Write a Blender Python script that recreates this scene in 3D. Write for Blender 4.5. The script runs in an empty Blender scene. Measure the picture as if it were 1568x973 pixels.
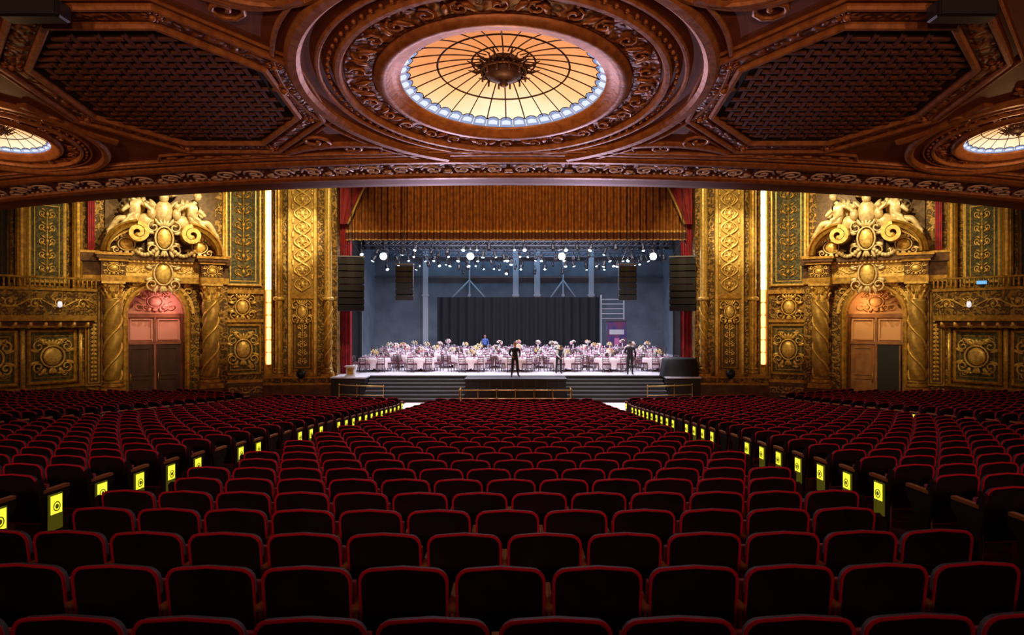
import bpy, math, random
import numpy as np
from mathutils import Matrix, Vector
random.seed(7)
PI=math.pi
scene=bpy.context.scene
COL=scene.collection

# ------------------------------------------------------------------ materials
def mat(name, base, rough=.5, metal=0., col2=None, scale=5., bump=0., tex='noise', em=None, ems=0., lo=.35, hi=.65, sheen=0., dist=.05, spec=None):
    m=bpy.data.materials.new(name); m.use_nodes=True
    nt=m.node_tree; N=nt.nodes; L=nt.links
    b=N['Principled BSDF']
    b.inputs['Base Color'].default_value=(*base,1)
    b.inputs['Roughness'].default_value=rough
    b.inputs['Metallic'].default_value=metal
    if spec is not None: b.inputs['Specular IOR Level'].default_value=spec
    if sheen:
        b.inputs['Sheen Weight'].default_value=sheen
        b.inputs['Sheen Tint'].default_value=(*[min(1,c*2+.05) for c in base],1)
    if em:
        b.inputs['Emission Color'].default_value=(*em,1)
        b.inputs['Emission Strength'].default_value=ems
    if col2 or bump:
        tc=N.new('ShaderNodeTexCoord')
        if tex=='noise':
            t=N.new('ShaderNodeTexNoise'); t.inputs['Scale'].default_value=scale; t.inputs['Detail'].default_value=4; out=t.outputs['Fac']
            L.new(tc.outputs['Object'],t.inputs['Vector'])
        elif tex=='orn':
            n=N.new('ShaderNodeTexNoise'); n.inputs['Scale'].default_value=scale*.8; n.inputs['Detail'].default_value=2
            L.new(tc.outputs['Object'],n.inputs['Vector'])
            ad=N.new('ShaderNodeMixRGB'); ad.blend_type='ADD'; ad.inputs[0].default_value=.25
            L.new(tc.outputs['Object'],ad.inputs[1]); L.new(n.outputs['Color'],ad.inputs[2])
            t=N.new('ShaderNodeTexVoronoi'); t.feature='SMOOTH_F1'; t.inputs['Scale'].default_value=scale
            L.new(ad.outputs[0],t.inputs['Vector']); 
            mm=N.new('ShaderNodeMath'); mm.operation='MULTIPLY'; mm.inputs[1].default_value=14
            L.new(t.outputs['Distance'],mm.inputs[0])
            sn=N.new('ShaderNodeMath'); sn.operation='SINE'; L.new(mm.outputs[0],sn.inputs[0])
            m2=N.new('ShaderNodeMath'); m2.operation='MULTIPLY_ADD'; m2.inputs[1].default_value=.5; m2.inputs[2].default_value=.5
            L.new(sn.outputs[0],m2.inputs[0]); out=m2.outputs[0]
        r=N.new('ShaderNodeValToRGB')
        r.color_ramp.elements[0].position=lo; r.color_ramp.elements[1].position=hi
        c2=col2 or base
        r.color_ramp.elements[0].color=(*c2,1); r.color_ramp.elements[1].color=(*base,1)
        L.new(out,r.inputs['Fac']); L.new(r.outputs['Color'],b.inputs['Base Color'])
        if bump:
            bp=N.new('ShaderNodeBump'); bp.inputs['Strength'].default_value=bump; bp.inputs['Distance'].default_value=dist
            L.new(out,bp.inputs['Height']); L.new(bp.outputs['Normal'],b.inputs['Normal'])
    return m

GOLD =mat('gold_leaf',(.60,.35,.055),.42,.45,col2=(.30,.155,.022),scale=6,bump=.2)
GOLDB=mat('gold_bright',(.90,.62,.16),.4,.35,col2=(.56,.34,.07),scale=8,bump=.2)
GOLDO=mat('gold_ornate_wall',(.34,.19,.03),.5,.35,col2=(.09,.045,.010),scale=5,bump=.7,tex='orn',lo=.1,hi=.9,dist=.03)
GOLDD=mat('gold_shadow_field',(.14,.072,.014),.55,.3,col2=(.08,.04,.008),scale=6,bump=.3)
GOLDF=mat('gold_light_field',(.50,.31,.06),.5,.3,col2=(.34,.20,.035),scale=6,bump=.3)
BRONZE=mat('bronze_dark',(.14,.065,.022),.45,.5,col2=(.06,.026,.010),scale=5,bump=.3)
BOSSM=mat('boss_dark_bronze',(.06,.022,.012),.55,.3,col2=(.035,.012,.008),scale=5,bump=.2)
OLIVE=mat('olive_panel',(.12,.10,.03),.6,.1,col2=(.05,.045,.015),scale=5,bump=.4,tex='orn')
MARBLE=mat('brown_marble',(.20,.085,.03),.3,0,col2=(.07,.028,.012),scale=2.5)
SOFF =mat('soffit_plaster',(.25,.078,.028),.6,.0,col2=(.17,.048,.018),scale=1.5,bump=.15)
SOFFO=mat('soffit_relief',(.34,.12,.042),.55,.1,col2=(.12,.034,.014),scale=4.5,bump=1.,tex='orn',lo=.2,hi=.8,dist=.03)
SOFFM=mat('soffit_moulding',(.46,.18,.055),.45,.2,col2=(.28,.095,.03),scale=6,bump=.2)
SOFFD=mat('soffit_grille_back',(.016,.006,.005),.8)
SOFFL=mat('soffit_lattice',(.16,.045,.022),.6,.0,col2=(.10,.028,.014),scale=4)
LACE =mat('lace_relief',(.75,.55,.45),.5,.1)
SHELL=mat('seat_shell',(.028,.009,.020),.8,col2=(.016,.006,.012),scale=3,spec=.15)
VELV =mat('seat_velvet',(.30,.005,.022),.85,sheen=.1,col2=(.20,.004,.014),scale=9,spec=.1)
PIPE =mat('seat_piping',(.68,.012,.055),.8,spec=.15)
ARM  =mat('armrest_wood',(.4,.15,.05),.5)
CARP =mat('carpet_red',(.09,.01,.013),.9,col2=(.05,.006,.008),scale=12)
AISLEF=mat('aisle_floor',(.10,.025,.02),.8,col2=(.05,.012,.01),scale=8)
PALEF=mat('pale_lit_patch_floor',(.8,.72,.76),.5)
YEL  =mat('aisle_lamp_glow',(.2,.2,.02),.5,em=(1.,.93,.04),ems=1.25)
YELD =mat('aisle_lamp_plate',(.08,.075,.01),.5,.2,em=(.4,.38,.02),ems=.12)
BLACK=mat('black_matte',(.008,.008,.01),.6)
BLACKG=mat('black_cabinet',(.008,.009,.011),.45)
STEPM=mat('step_dark_paint',(.025,.025,.028),.5)
NOSE =mat('step_nosing',(.24,.24,.26),.5)
GRIL =mat('speaker_grille',(.012,.013,.016),.7,.1)
STEEL=mat('truss_steel',(.14,.16,.19),.4,.7)
LENS =mat('lamp_lens',(.9,.95,1),.3,em=(.6,.8,1.),ems=8)
LENSB=mat('lamp_lens_bright',(.9,.95,1),.3,em=(.75,.88,1.),ems=60)
BLUEW=mat('stage_back_wall',(.20,.24,.27),.8,col2=(.14,.17,.20),scale=.8)
PALEC=mat('pale_column',(.6,.63,.65),.7)
DRAPE=mat('black_drape',(.010,.012,.016),.85)
STFL =mat('stage_floor_paint',(.75,.73,.79),.45,col2=(.64,.62,.68),scale=1.5)
CLOTH=mat('tablecloth',(.88,.80,.86),.8,col2=(.84,.72,.80),scale=2)
CHAIR=mat('banquet_chair_wood',(.09,.035,.04),.4)
CUSH =mat('chair_cushion',(.16,.05,.08),.8)
PLATE=mat('china_white',(.85,.85,.87),.25)
NAP  =mat('napkin',(.65,.2,.4),.8)
FLOWW=mat('flower_white',(.85,.8,.72),.8)
FLOWP=mat('flower_pink',(.7,.2,.35),.8)
FLOWY=mat('flower_cream',(.75,.6,.25),.8)
LEAFM=mat('foliage',(.06,.12,.03),.7)
VAL  =mat('valance_gold',(.42,.15,.018),.6,.1,col2=(.20,.06,.01),scale=4,sheen=.1)
VALD =mat('valance_fringe',(.12,.035,.018),.7)
TRIM =mat('gold_trim',(.65,.42,.10),.4,.4)
REDC =mat('red_curtain',(.35,.012,.02),.7,col2=(.2,.006,.012),scale=3,sheen=.2)
WARMS=mat('cove_lamp_warm',(1,.9,.7),.4,em=(1,.84,.55),ems=12)
WARMO=mat('cove_lamp_orange',(1,.6,.3),.4,em=(1,.45,.15),ems=3)
PINKW=mat('door_niche_pink',(.62,.26,.22),.6)
ORNW =mat('door_niche_orange',(.62,.32,.12),.6)
DOORP=mat('door_wood_red',(.30,.10,.06),.4,col2=(.2,.06,.04),scale=3)
DOORO=mat('door_wood_orange',(.34,.15,.05),.4,col2=(.22,.09,.03),scale=3)
DOORD=mat('door_leaf_dark',(.06,.022,.016),.4,col2=(.035,.012,.01),scale=3)
SKIN =mat('skin',(.55,.32,.22),.5)
SUIT =mat('suit_black',(.012,.012,.016),.7)
TROU =mat('trousers_black',(.015,.015,.018),.7)
SHIRT=mat('shirt_white',(.7,.7,.72),.7)
HAIR =mat('hair_dark',(.03,.018,.012),.6)
EYE  =mat('eye_dark',(.02,.015,.015),.3)
SHOE =mat('shoe_black',(.01,.01,.01),.3)
IVORY=mat('gilded_sculpture',(.85,.66,.32),.42,.2,col2=(.6,.42,.16),scale=7,bump=.15)
WHITEG=mat('glass_shade',(.9,.9,.95),.4,em=(.8,.85,1),ems=.7)
EXITM=mat('exit_sign_glow',(.1,.3,.6),.4,em=(.2,.55,1),ems=.8)
BANR =mat('banner_cloth',(.20,.05,.10),.7,col2=(.05,.05,.2),scale=2)
PEDW =mat('pedestal_white',(.75,.68,.6),.5)

# ------------------------------------------------------------------ mesh builder
class MB:
    def __init__(s,M=None):
        s.v=[];s.f=[];s.mi=[];s.sm=[];s.mats=[];s.M=M or Matrix.Identity(4)
    def mid(s,m):
        if m not in s.mats: s.mats.append(m)
        return s.mats.index(m)
    def add(s,vs,fs,m,smooth=False):
        o=len(s.v);M=s.M
        for v in vs:
            w=M@Vector(v); s.v.append((w.x,w.y,w.z))
        fl=M.to_3x3().determinant()<0; k=s.mid(m)
        for f in fs:
            g=[i+o for i in f]
            if fl: g.reverse()
            s.f.append(g); s.mi.append(k); s.sm.append(smooth)
    def box(s,x0,x1,y0,y1,z0,z1,m,R=None,c=None):
        vs=[(x,y,z) for z in(z0,z1) for y in(y0,y1) for x in(x0,x1)]
        if R is not None:
            cc=Vector(c if c else ((x0+x1)/2,(y0+y1)/2,(z0+z1)/2))
            vs=[tuple(R@(Vector(v)-cc)+cc) for v in vs]
        s.add(vs,[(0,2,3,1),(4,5,7,6),(0,1,5,4),(2,6,7,3),(0,4,6,2),(1,3,7,5)],m)
    def bbox(s,x0,x1,y0,y1,z0,z1,m,b=.02):
        vs=[];fs=[]
        for (z,i) in ((z0,b),(z0+b,0),(z1-b,0),(z1,b)):
            vs+=[(x0+b+i,y0+i,z),(x1-b-i,y0+i,z),(x1-i,y0+b+i,z),(x1-i,y1-b-i,z),(x1-b-i,y1-i,z),(x0+b+i,y1-i,z),(x0+i,y1-b-i,z),(x0+i,y0+b+i,z)]
        for r in range(3):
            for k in range(8):
                a=r*8+k;b2=r*8+(k+1)%8
                fs.append((a,b2,b2+8,a+8))
        fs.append(tuple(reversed(range(8)))); fs.append(tuple(range(24,32)))
        s.add(vs,fs,m)
    def lathe(s,prof,c=(0,0,0),seg=16,m=None,rf=None,smooth=True,cap=True,A=None):
        vs=[];fs=[];n=len(prof)
        for (r,z) in prof:
            for k in range(seg):
                a=2*PI*k/seg; rr=r*(rf(a,z) if rf else 1)
                p=Vector((rr*math.cos(a),rr*math.sin(a),z))
                if A is not None: p=A@p
                vs.append((c[0]+p.x,c[1]+p.y,c[2]+p.z))
        for i in range(n-1):
            for k in range(seg):
                a=i*seg+k;b=i*seg+(k+1)%seg
                fs.append((a,b,b+seg,a+seg))
        if cap:
            fs.append(tuple(reversed(range(seg)))); fs.append(tuple(range((n-1)*seg,n*seg)))
        s.add(vs,fs,m,smooth)
    def sph(s,c,r,m,seg=8,rings=5,R=None):
        vs=[];fs=[]
        rx,ry,rz=r if hasattr(r,'__len__') else (r,r,r)
        for i in range(rings+1):
            ph=PI*i/rings
            for k in range(seg):
                a=2*PI*k/seg
                p=Vector((rx*math.sin(ph)*math.cos(a),ry*math.sin(ph)*math.sin(a),-rz*math.cos(ph)))
                if R is not None: p=R@p
                vs.append((c[0]+p.x,c[1]+p.y,c[2]+p.z))
        for i in range(rings):
            for k in range(seg):
                a=i*seg+k;b=i*seg+(k+1)%seg
                fs.append((a,b,b+seg,a+seg))
        s.add(vs,fs,m,True)
    def tube(s,path,r,m,seg=5,closed=False,r1=None):
        P=[Vector(p) for p in path];n=len(P);vs=[];fs=[];up=None
        for i in range(n):
            if closed: t=P[(i+1)%n]-P[i-1]
            else: t=P[min(i+1,n-1)]-P[max(i-1,0)]
            if t.length<1e-9: t=Vector((0,0,1))
            t.normalize()
            if up is None: up=Vector((0,1,0)) if abs(t.y)<.9 else Vector((1,0,0))
            sd=t.cross(up)
            if sd.length<1e-4: sd=t.cross(Vector((1,.3,.2)))
            sd.normalize(); up=sd.cross(t).normalized()
            rr=r if r1 is None else r+(r1-r)*i/(n-1)
            for k in range(seg):
                a=2*PI*k/seg; q=P[i]+sd*rr*math.cos(a)+up*rr*math.sin(a); vs.append(tuple(q))
        for i in range(n if closed else n-1):
            for k in range(seg):
                a=i*seg+k;b=i*seg+(k+1)%seg;j=((i+1)%n)*seg
                fs.append((a,b,j+(k+1)%seg,j+k))
        if not closed:
            fs.append(tuple(reversed(range(seg)))); fs.append(tuple(range((n-1)*seg,n*seg)))
        s.add(vs,fs,m,True)
    def sweep(s,path,prof,Nn,m,closed=False,smooth=False,capends=True):
        P=[Vector(p) for p in path];n=len(P);Nn=Vector(Nn).normalized();vs=[];fs=[];q=len(prof)
        for i in range(n):
            if closed: a=(P[i]-P[i-1]).normalized(); b=(P[(i+1)%n]-P[i]).normalized()
            else:
                a=(P[i]-P[max(i-1,0)]); b=(P[min(i+1,n-1)]-P[i])
                if a.length<1e-9:a=b.copy()
                if b.length<1e-9:b=a.copy()
                a.normalize();b.normalize()
            t=(a+b)
            if t.length<1e-6: t=a.copy()
            t.normalize(); sd=t.cross(Nn).normalized()
            k=1/max(.35,math.cos(a.angle(t) if a.length>0 else 0))
            for (x,o) in prof: vs.append(tuple(P[i]+sd*x*k+Nn*o))
        for i in range(n if closed else n-1):
            j=((i+1)%n)*q
            for k in range(q):
                k2=(k+1)%q
                fs.append((i*q+k,i*q+k2,j+k2,j+k))
        if not closed and capends:
            fs.append(tuple(reversed(range(q)))); fs.append(tuple(range((n-1)*q,n*q)))
        s.add(vs,fs,m,smooth)
    def obj(s,name,matrix=None,parent=None):
        me=bpy.data.meshes.new(name); me.from_pydata(s.v,[],s.f)
        for m in s.mats: me.materials.append(m)
        me.polygons.foreach_set('material_index',s.mi)
        me.polygons.foreach_set('use_smooth',s.sm)
        me.update()
        o=bpy.data.objects.new(name,me); COL.objects.link(o)
        if matrix is not None: o.matrix_world=matrix
        if parent is not None: o.parent=parent
        return o

def empty(name,loc=(0,0,0)):
    e=bpy.data.objects.new(name,None); e.location=loc; e.empty_display_size=.3; COL.objects.link(e); return e

def spiral(cx,y,cz,R,a0,turns,dirn=1,n=14,k=.85):
    return [(cx+R*(1-k*i/(n-1))*math.cos(a0+dirn*2*PI*turns*i/(n-1)),y,cz+R*(1-k*i/(n-1))*math.sin(a0+dirn*2*PI*turns*i/(n-1))) for i in range(n)]
def rotY(a): return Matrix.Rotation(a,3,'Y')
def leaf(mb,x,y,z,l,w,ang,m,th=.04):
    mb.sph((x+math.cos(ang)*l/2,y,z+math.sin(ang)*l/2),(l/2,th,w/2),m,6,5,R=rotY(-ang))
def cartouche(mb,x,y,z,sx,sz,m,m2=None):
    m2=m2 or m
    mb.sph((x,y,z),(sx*.3,.10,sz*.32),m2,10,6)
    mb.tube([(x+sx*.36*math.cos(a),y+.03,z+sz*.38*math.sin(a)) for a in [2*PI*i/16 for i in range(16)]],.035*max(sx,sz),m,5,True)
    for i in(-1,1):
        for j in(-1,1):
            mb.tube(spiral(x+i*sx*.42,y+.02,z+j*sz*.36,sz*.2,PI/2*j,1.2,-i*j,12),.03*max(sx,sz),m,5)
            leaf(mb,x+i*sx*.38,y,z+j*sz*.15,sx*.34,sz*.13,math.atan2(j*.35,i),m)
            leaf(mb,x+i*sx*.2,y,z+j*sz*.38,sz*.3,sx*.14,math.atan2(j,i*.5),m)
    for k in range(5):
        a=PI/2+(k-2)*.38
        leaf(mb,x+.12*sx*math.cos(a),y+.04,z+sz*.36,sz*.28,sx*.12,a,m)
    for k in range(3):
        a=-PI/2+(k-1)*.4
        leaf(mb,x,y+.02,z-sz*.36,sz*.28,sx*.12,a,m)
def rinceau(mb,x0,x1,y,z,h,m,r=.03):
    n=max(1,round((x1-x0)/(h*1.5))); L=(x1-x0)/n
    path=[(x0+L*n*i/(n*8),y,z+h*.3*math.sin(PI*i/8)) for i in range(n*8+1)]
    mb.tube(path,r,m,5)
    for k in range(n):
        sg=-1 if k%2==0 else 1
        cx=x0+L*(k+.5)
        mb.tube(spiral(cx,y,z+sg*h*.08,h*.42,PI,1.35,sg,13),r*.9,m,5)
        mb.sph((cx,y+.01,z+sg*h*.08),(h*.12,.05,h*.12),m,6,4)
        for a in(.6,2.5,-.6,-2.5): leaf(mb,cx+h*.3*math.cos(a),y,z+h*.25*math.sin(a),h*.35,h*.14,a,m,.03)
def arabesque(mb,x0,x1,z0,z1,y,m):
    cx=(x0+x1)/2;w=(x1-x0)/2;H=z1-z0
    mb.tube([(cx,y,z0+.05*H),(cx,y,z1-.05*H)],.03,m,5)
    n=max(2,round(H/(w*1.5)));d=H/n
    for k in range(n):
        z=z0+d*(k+.5)
        for i in(-1,1):
            mb.tube(spiral(cx+i*w*.48,y,z,min(w*.36,d*.38),(-PI/2),1.2,i,12),.028,m,5)
            leaf(mb,cx+i*w*.1,y,z-d*.35,w*.7,d*.14,(PI/2-i*.9),m)
            leaf(mb,cx+i*w*.1,y,z+d*.2,w*.6,d*.13,(PI/2-i*1.0),m)
        mb.sph((cx,y+.02,z),(w*.16,.07,d*.16),m,8,5)
def panel(mb,x0,x1,z0,z1,y,mf,mbk,mo,fw=.12,orn='arab'):
    mb.box(x0,x1,y-.02,y+.02,z0,z1,mbk)
    prof=[(-fw/2,0),(-fw/2,.09),(-fw*.15,.13),(fw*.15,.13),(fw/2,.05),(fw/2,0)]
    mb.sweep([(x0,y,z0),(x0,y,z1),(x1,y,z1),(x1,y,z0)],prof,(0,1,0),mf,closed=True)
    iw=fw*1.5
    mb.sweep([(x0+iw,y,z0+iw),(x0+iw,y,z1-iw),(x1-iw,y,z1-iw),(x1-iw,y,z0+iw)],[(-.02,0),(-.02,.05),(.02,.05),(.02,0)],(0,1,0),mf,closed=True)
    a=iw+.08
    if orn=='arab': arabesque(mb,x0+a,x1-a,z0+a,z1-a,y+.05,mo)
    elif orn=='cart':
        cartouche(mb,(x0+x1)/2,y+.06,(z0+z1)/2,(x1-x0)*.72,(z1-z0)*.55,mo)
        for i in(-1,1):
            for j in(-1,1):
                mb.tube(spiral((x0+x1)/2+i*((x1-x0)/2-a-.12),y+.05,(z0+z1)/2+j*((z1-z0)/2-a-.12),.16,0,1.2,i,10),.025,mo,5)
                leaf(mb,(x0+x1)/2+i*.15,y+.04,(z0+z1)/2+j*((z1-z0)/2-a-.1),(x1-x0)*.25,.12,0 if i>0 else PI,mo)
def capital(mb,x,y,z,r,h,m):
    mb.lathe([(r*1.08,0),(r*1.1,.04),(r*.92,.07),(r*.92,h*.6),(r*1.2,h*.85),(r*1.25,h*.88)],(x,y,z),16,m)
    for row,(hz,hl) in enumerate(((.08,.38),(.38,.36))):
        for k in range(8):
            a=2*PI*(k+.5*row)/8
            dx,dy=math.cos(a),math.sin(a)
            P=[(x+dx*r*f,y+dy*r*f,z+h*q) for f,q in((.95,hz),(1.08,hz+hl*.5),(1.25,hz+hl*.9),(1.42,hz+hl),(1.45,hz+hl*.85))]
            mb.tube(P,r*.22,m,5,r1=r*.1)
    for k in range(4):
        a=PI/4+k*PI/2; cx=x+math.cos(a)*r*1.4; cy=y+math.sin(a)*r*1.4
        mb.sph((cx,cy,z+h*.78),(r*.26,r*.26,r*.3),m,8,6)
    mb.box(x-r*1.45,x+r*1.45,y-r*1.45,y+r*1.45,z+h*.88,z+h,m)
def colbase(mb,x,y,z,r,m):
    mb.box(x-r*1.5,x+r*1.5,y-r*1.5,y+r*1.5,z,z+.12,m)
    mb.lathe([(r*1.4,.12),(r*1.48,.18),(r*1.4,.25),(r*1.15,.28),(r*1.15,.32),(r*1.28,.36),(r*1.2,.42),(r*1.02,.45)],(x,y,z),20,m)
def twisted(mb,x,y,z0,z1,r,m,m2,pitch=1.1,amp=.13,lobes=2):
    n=int((z1-z0)/.07)
    prof=[(r,z0+(z1-z0)*i/n) for i in range(n+1)]
    mb.lathe(prof,(x,y,0),20,m,rf=lambda a,z:1+amp*math.sin(lobes*a-2*PI*z/pitch*1.0))
    for l in range(lobes):
        N=int((z1-z0)/pitch/lobes*28)
        path=[]
        for i in range(N+1):
            z=z0+(z1-z0)*i/N
            a=(2*PI*z/pitch+PI/2+PI+2*PI*l)/lobes
            path.append((x+r*.98*math.cos(a),y+r*.98*math.sin(a),z))
        mb.tube(path,r*.16,m2,5)
def fluted(mb,x,y,z0,z1,r,m,nf=12):
    mb.lathe([(r,z0),(r,z1)],(x,y,0),nf*4,m,rf=lambda a,z:1-.07*abs(math.sin(a*nf/2)),smooth=False)

# ------------------------------------------------------------------ skin figures
def skin(points,edges,radii,sub=1):
    me=bpy.data.meshes.new('tmp'); me.from_pydata(points,edges,[])
    o=bpy.data.objects.new('tmp',me); COL.objects.link(o)
    md=o.modifiers.new('s','SKIN'); md.use_smooth_shade=True
    sv=me.skin_vertices[0].data
    for i,r in enumerate(radii):
        if hasattr(r,'__len__'): sv[i].radius=r
        else: sv[i].radius=(r,r)
        sv[i].use_root=(i==0)
    if sub:
        m2=o.modifiers.new('b','SUBSURF'); m2.levels=sub; m2.render_levels=sub
    dg=bpy.context.evaluated_depsgraph_get(); dg.update()
    ev=o.evaluated_get(dg); em=ev.to_mesh()
    V=[tuple(v.co) for v in em.vertices]; F=[tuple(p.vertices) for p in em.polygons]
    ev.to_mesh_clear()
    bpy.data.objects.remove(o); bpy.data.meshes.remove(me)
    return V,F

def person(name,loc,rot,pose,jacket,trous,sleeve=None,vest=None,scale=1.0):
    """pose: joint dict; the figure faces -Y"""
    J=dict(pelvis=(0,0,.96),waist=(0,0,1.10),chest=(0,0,1.30),neck=(0,.0,1.48),skull=(0,-.02,1.60),
           shL=(.18,0,1.42),elL=(.25,.03,1.14),wrL=(.27,-.06,.89),shR=(-.18,0,1.42),elR=(-.25,.03,1.14),wrR=(-.27,-.06,.89),
           hiL=(.095,0,.92),knL=(.11,-.02,.50),anL=(.12,.02,.09),toL=(.14,-.15,.04),
           hiR=(-.095,0,.92),knR=(-.11,-.02,.50),anR=(-.12,.02,.09),toR=(-.14,-.15,.04))
    J.update(pose)
    K=list(J); idx={k:i for i,k in enumerate(K)}
    rad=dict(pelvis=(.155,.115),waist=(.14,.10),chest=(.165,.115),neck=.058,skull=.05,shL=.075,elL=.052,wrL=.034,shR=.075,elR=.052,wrR=.034,
             hiL=.095,knL=.066,anL=.045,toL=.04,hiR=.095,knR=.066,anR=.045,toR=.04)
    E=[('pelvis','waist'),('waist','chest'),('chest','neck'),('neck','skull'),('chest','shL'),('shL','elL'),('elL','wrL'),('chest','shR'),('shR','elR'),('elR','wrR'),
       ('pelvis','hiL'),('hiL','knL'),('knL','anL'),('anL','toL'),('pelvis','hiR'),('hiR','knR'),('knR','anR'),('anR','toR')]
    V,F=skin([J[k] for k in K],[(idx[a],idx[b]) for a,b in E],[rad[k] for k in K],2)
    mb=MB()
    sl=sleeve or jacket
    bm={}
    for a,b in E:
        if b in('knL','anL','hiL','knR','anR','hiR'): bm[(a,b)]=trous
        elif b in('toL','toR'): bm[(a,b)]=SHOE
        elif b in('skull',): bm[(a,b)]=SKIN
        elif b in('elL','wrL','elR','wrR'): bm[(a,b)]=sl
        else: bm[(a,b)]=jacket
    segs=[(Vector(J[a]),Vector(J[b]),bm[(a,b)]) for a,b in E]
    groups={}
    for f in F:
        c=Vector((0,0,0))
        for i in f: c+=Vector(V[i])
        c/=len(f); best=None;bd=9
        for a,b,m in segs:
            t=max(0,min(1,(c-a).dot(b-a)/max(1e-6,(b-a).length_squared)))
            d=(c-a-(b-a)*t).length
            if m is trous: d-=.01
            if d<bd: bd=d;best=m
        groups.setdefault(best.name,(best,[]))[1].append(f)
    o=len(mb.v); mb.v+=V
    for nm,(m,fl) in groups.items():
        k=mb.mid(m)
        for f in fl: mb.f.append([i+o for i in f]); mb.mi.append(k); mb.sm.append(True)
    h=Vector(J['skull']); nk=Vector(J['neck']); d=(h-nk).normalized()
    Rm=Vector((0,0,1)).rotation_difference(d).to_matrix()
    hd=h+d*.055
    def hp(x,y,z): q=hd+Rm@Vector((x,y,z)); return (q.x,q.y,q.z)
    mb.sph(hp(0,0,0),(.076,.095,.118),SKIN,16,12,Rm)
    mb.sph(hp(0,-.012,-.06),(.055,.075,.06),SKIN,12,8,Rm)
    mb.sph(hp(0,.018,.028),(.083,.095,.105),HAIR,14,10,Rm)
    mb.sph(hp(0,-.098,-.02),(.013,.02,.022),SKIN,6,5,Rm)
    for i in(-1,1):
        mb.sph(hp(i*.03,-.088,.005),(.012,.008,.008),EYE,6,4,Rm)
        mb.sph(hp(i*.078,.0,-.01),(.012,.022,.032),SKIN,6,5,Rm)
        mb.sph(hp(i*.03,-.09,.024),(.018,.008,.004),HAIR,6,4,Rm)
    mb.sph(hp(0,-.087,-.06),(.024,.01,.007),NAP,6,4,Rm)
    if vest:
        c=Vector(J['chest']); 
        mb.sph((c.x,c.y-.085,c.z+.02),(.055,.045,.14),vest,8,6)
    for S_,E_,W_ in (('shL','elL','wrL'),('shR','elR','wrR')):
        w=Vector(J[W_]); dr=(w-Vector(J[E_])).normalized()
        Rh=Vector((0,0,-1)).rotation_difference(dr).to_matrix()
        sg=1 if W_=='wrL' else -1
        def q(x,y,z):
            r=w+Rh@Vector((x,y,z)); return (r.x,r.y,r.z)
        mb.sph(q(0,0,-.05),(.018,.042,.055),SKIN,10,8,Rh)
        for k,(l) in enumerate((.065,.078,.082,.07)):
            yy=.03-.021*k
            mb.tube([q(0,yy,-.08),q(-sg*.004,yy,-.08-l*.5),q(-sg*.02,yy,-.08-l*.9),q(-sg*.03,yy,-.08-l)],.0095,SKIN,6,r1=.006)
        mb.tube([q(0,-.035,-.03),q(-sg*.01,-.06,-.055),q(-sg*.018,-.065,-.085)],.011,SKIN,6,r1=.007)
    M=Matrix.Translation(loc)@Matrix.Rotation(rot,4,'Z')@Matrix.Scale(scale,4)
    return mb.obj(name,M)

RJ=[(0,0,.22),(-.12,.02,.42),(-.22,.04,.66),(-.24,.05,.85),(-.22,.08,.98),
    (-.40,.08,.72),(-.55,.12,.50),(-.62,.16,.28),(-.08,.1,.74),(.12,.18,.66),(.30,.2,.58),
    (.10,.12,.20),(.48,.2,.42),(.86,.16,.16),(1.0,.2,.10),(.08,-.06,.2),(.5,-.02,.22),(.92,.02,.05),(1.08,.05,.02)]
RE=[(0,1),(1,2),(2,3),(3,4),(2,5),(5,6),(6,7),(2,8),(8,9),(9,10),(0,11),(11,12),(12,13),(13,14),(0,15),(15,16),(16,17),(17,18)]
RR=[.21,.18,.20,.08,.12,.11,.085,.06,.11,.085,.06,.17,.13,.08,.06,.17,.13,.08,.06]
RECV,RECF=skin(RJ,RE,RR,1)

# ------------------------------------------------------------------ dimensions
CAMZ=4.3
def floorz(x,y):
    r=math.hypot(x,y-62.0)
    return .08*max(0,r-32.9)
def halfw(y):
    P=[(-6,23),(29.5,23),(34,20.3),(37.3,15.2),(38.2,13.3),(38.5,9.6)]
    for (a,wa),(b,wb) in zip(P,P[1:]):
        if y<=b: return wa+(wb-wa)*(y-a)/(b-a)
    return 9.6
def soff(y): return 11.3-.15*y
def yedge(x): return 80-math.sqrt(59*59-x*x)
STZ=1.19

# ------------------------------------------------------------------ floor
mb=MB(); ny=90;nx=90;vs=[];fs=[]
for j in range(ny+1):
    y=-6+44.5*j/ny
    for i in range(nx+1):
        x=(-1+2*i/nx)*halfw(y); vs.append((x,y,floorz(x,y)))
for j in range(ny):
    for i in range(nx):
        a=j*(nx+1)+i; fs.append((a,a+1,a+nx+2,a+nx+1))
mb.add(vs,fs,CARP,True); mb.obj('floor')
mb=MB()
for s in(-1,1):
    vs=[];fs=[];n=60
    for j in range(n+1):
        y=1+31*j/n
        for k,x in enumerate((3.98,4.80)): vs.append((s*x,y,floorz(s*x,y)+.015))
    for j in range(n):
        a=2*j; fs.append((a,a+1,a+3,a+2) if s>0 else (a+1,a,a+2,a+3))
    mb.add(vs,fs,AISLEF)
mb.obj('aisle_carpet_runner')
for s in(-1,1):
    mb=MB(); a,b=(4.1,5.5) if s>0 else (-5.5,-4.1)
    mb.bbox(a,b,31.0,36.0,.0,.03,PALEF,.008); mb.obj('aisle_lit_patch_mat')  # pale mat added so the stage-light patch shows white

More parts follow.
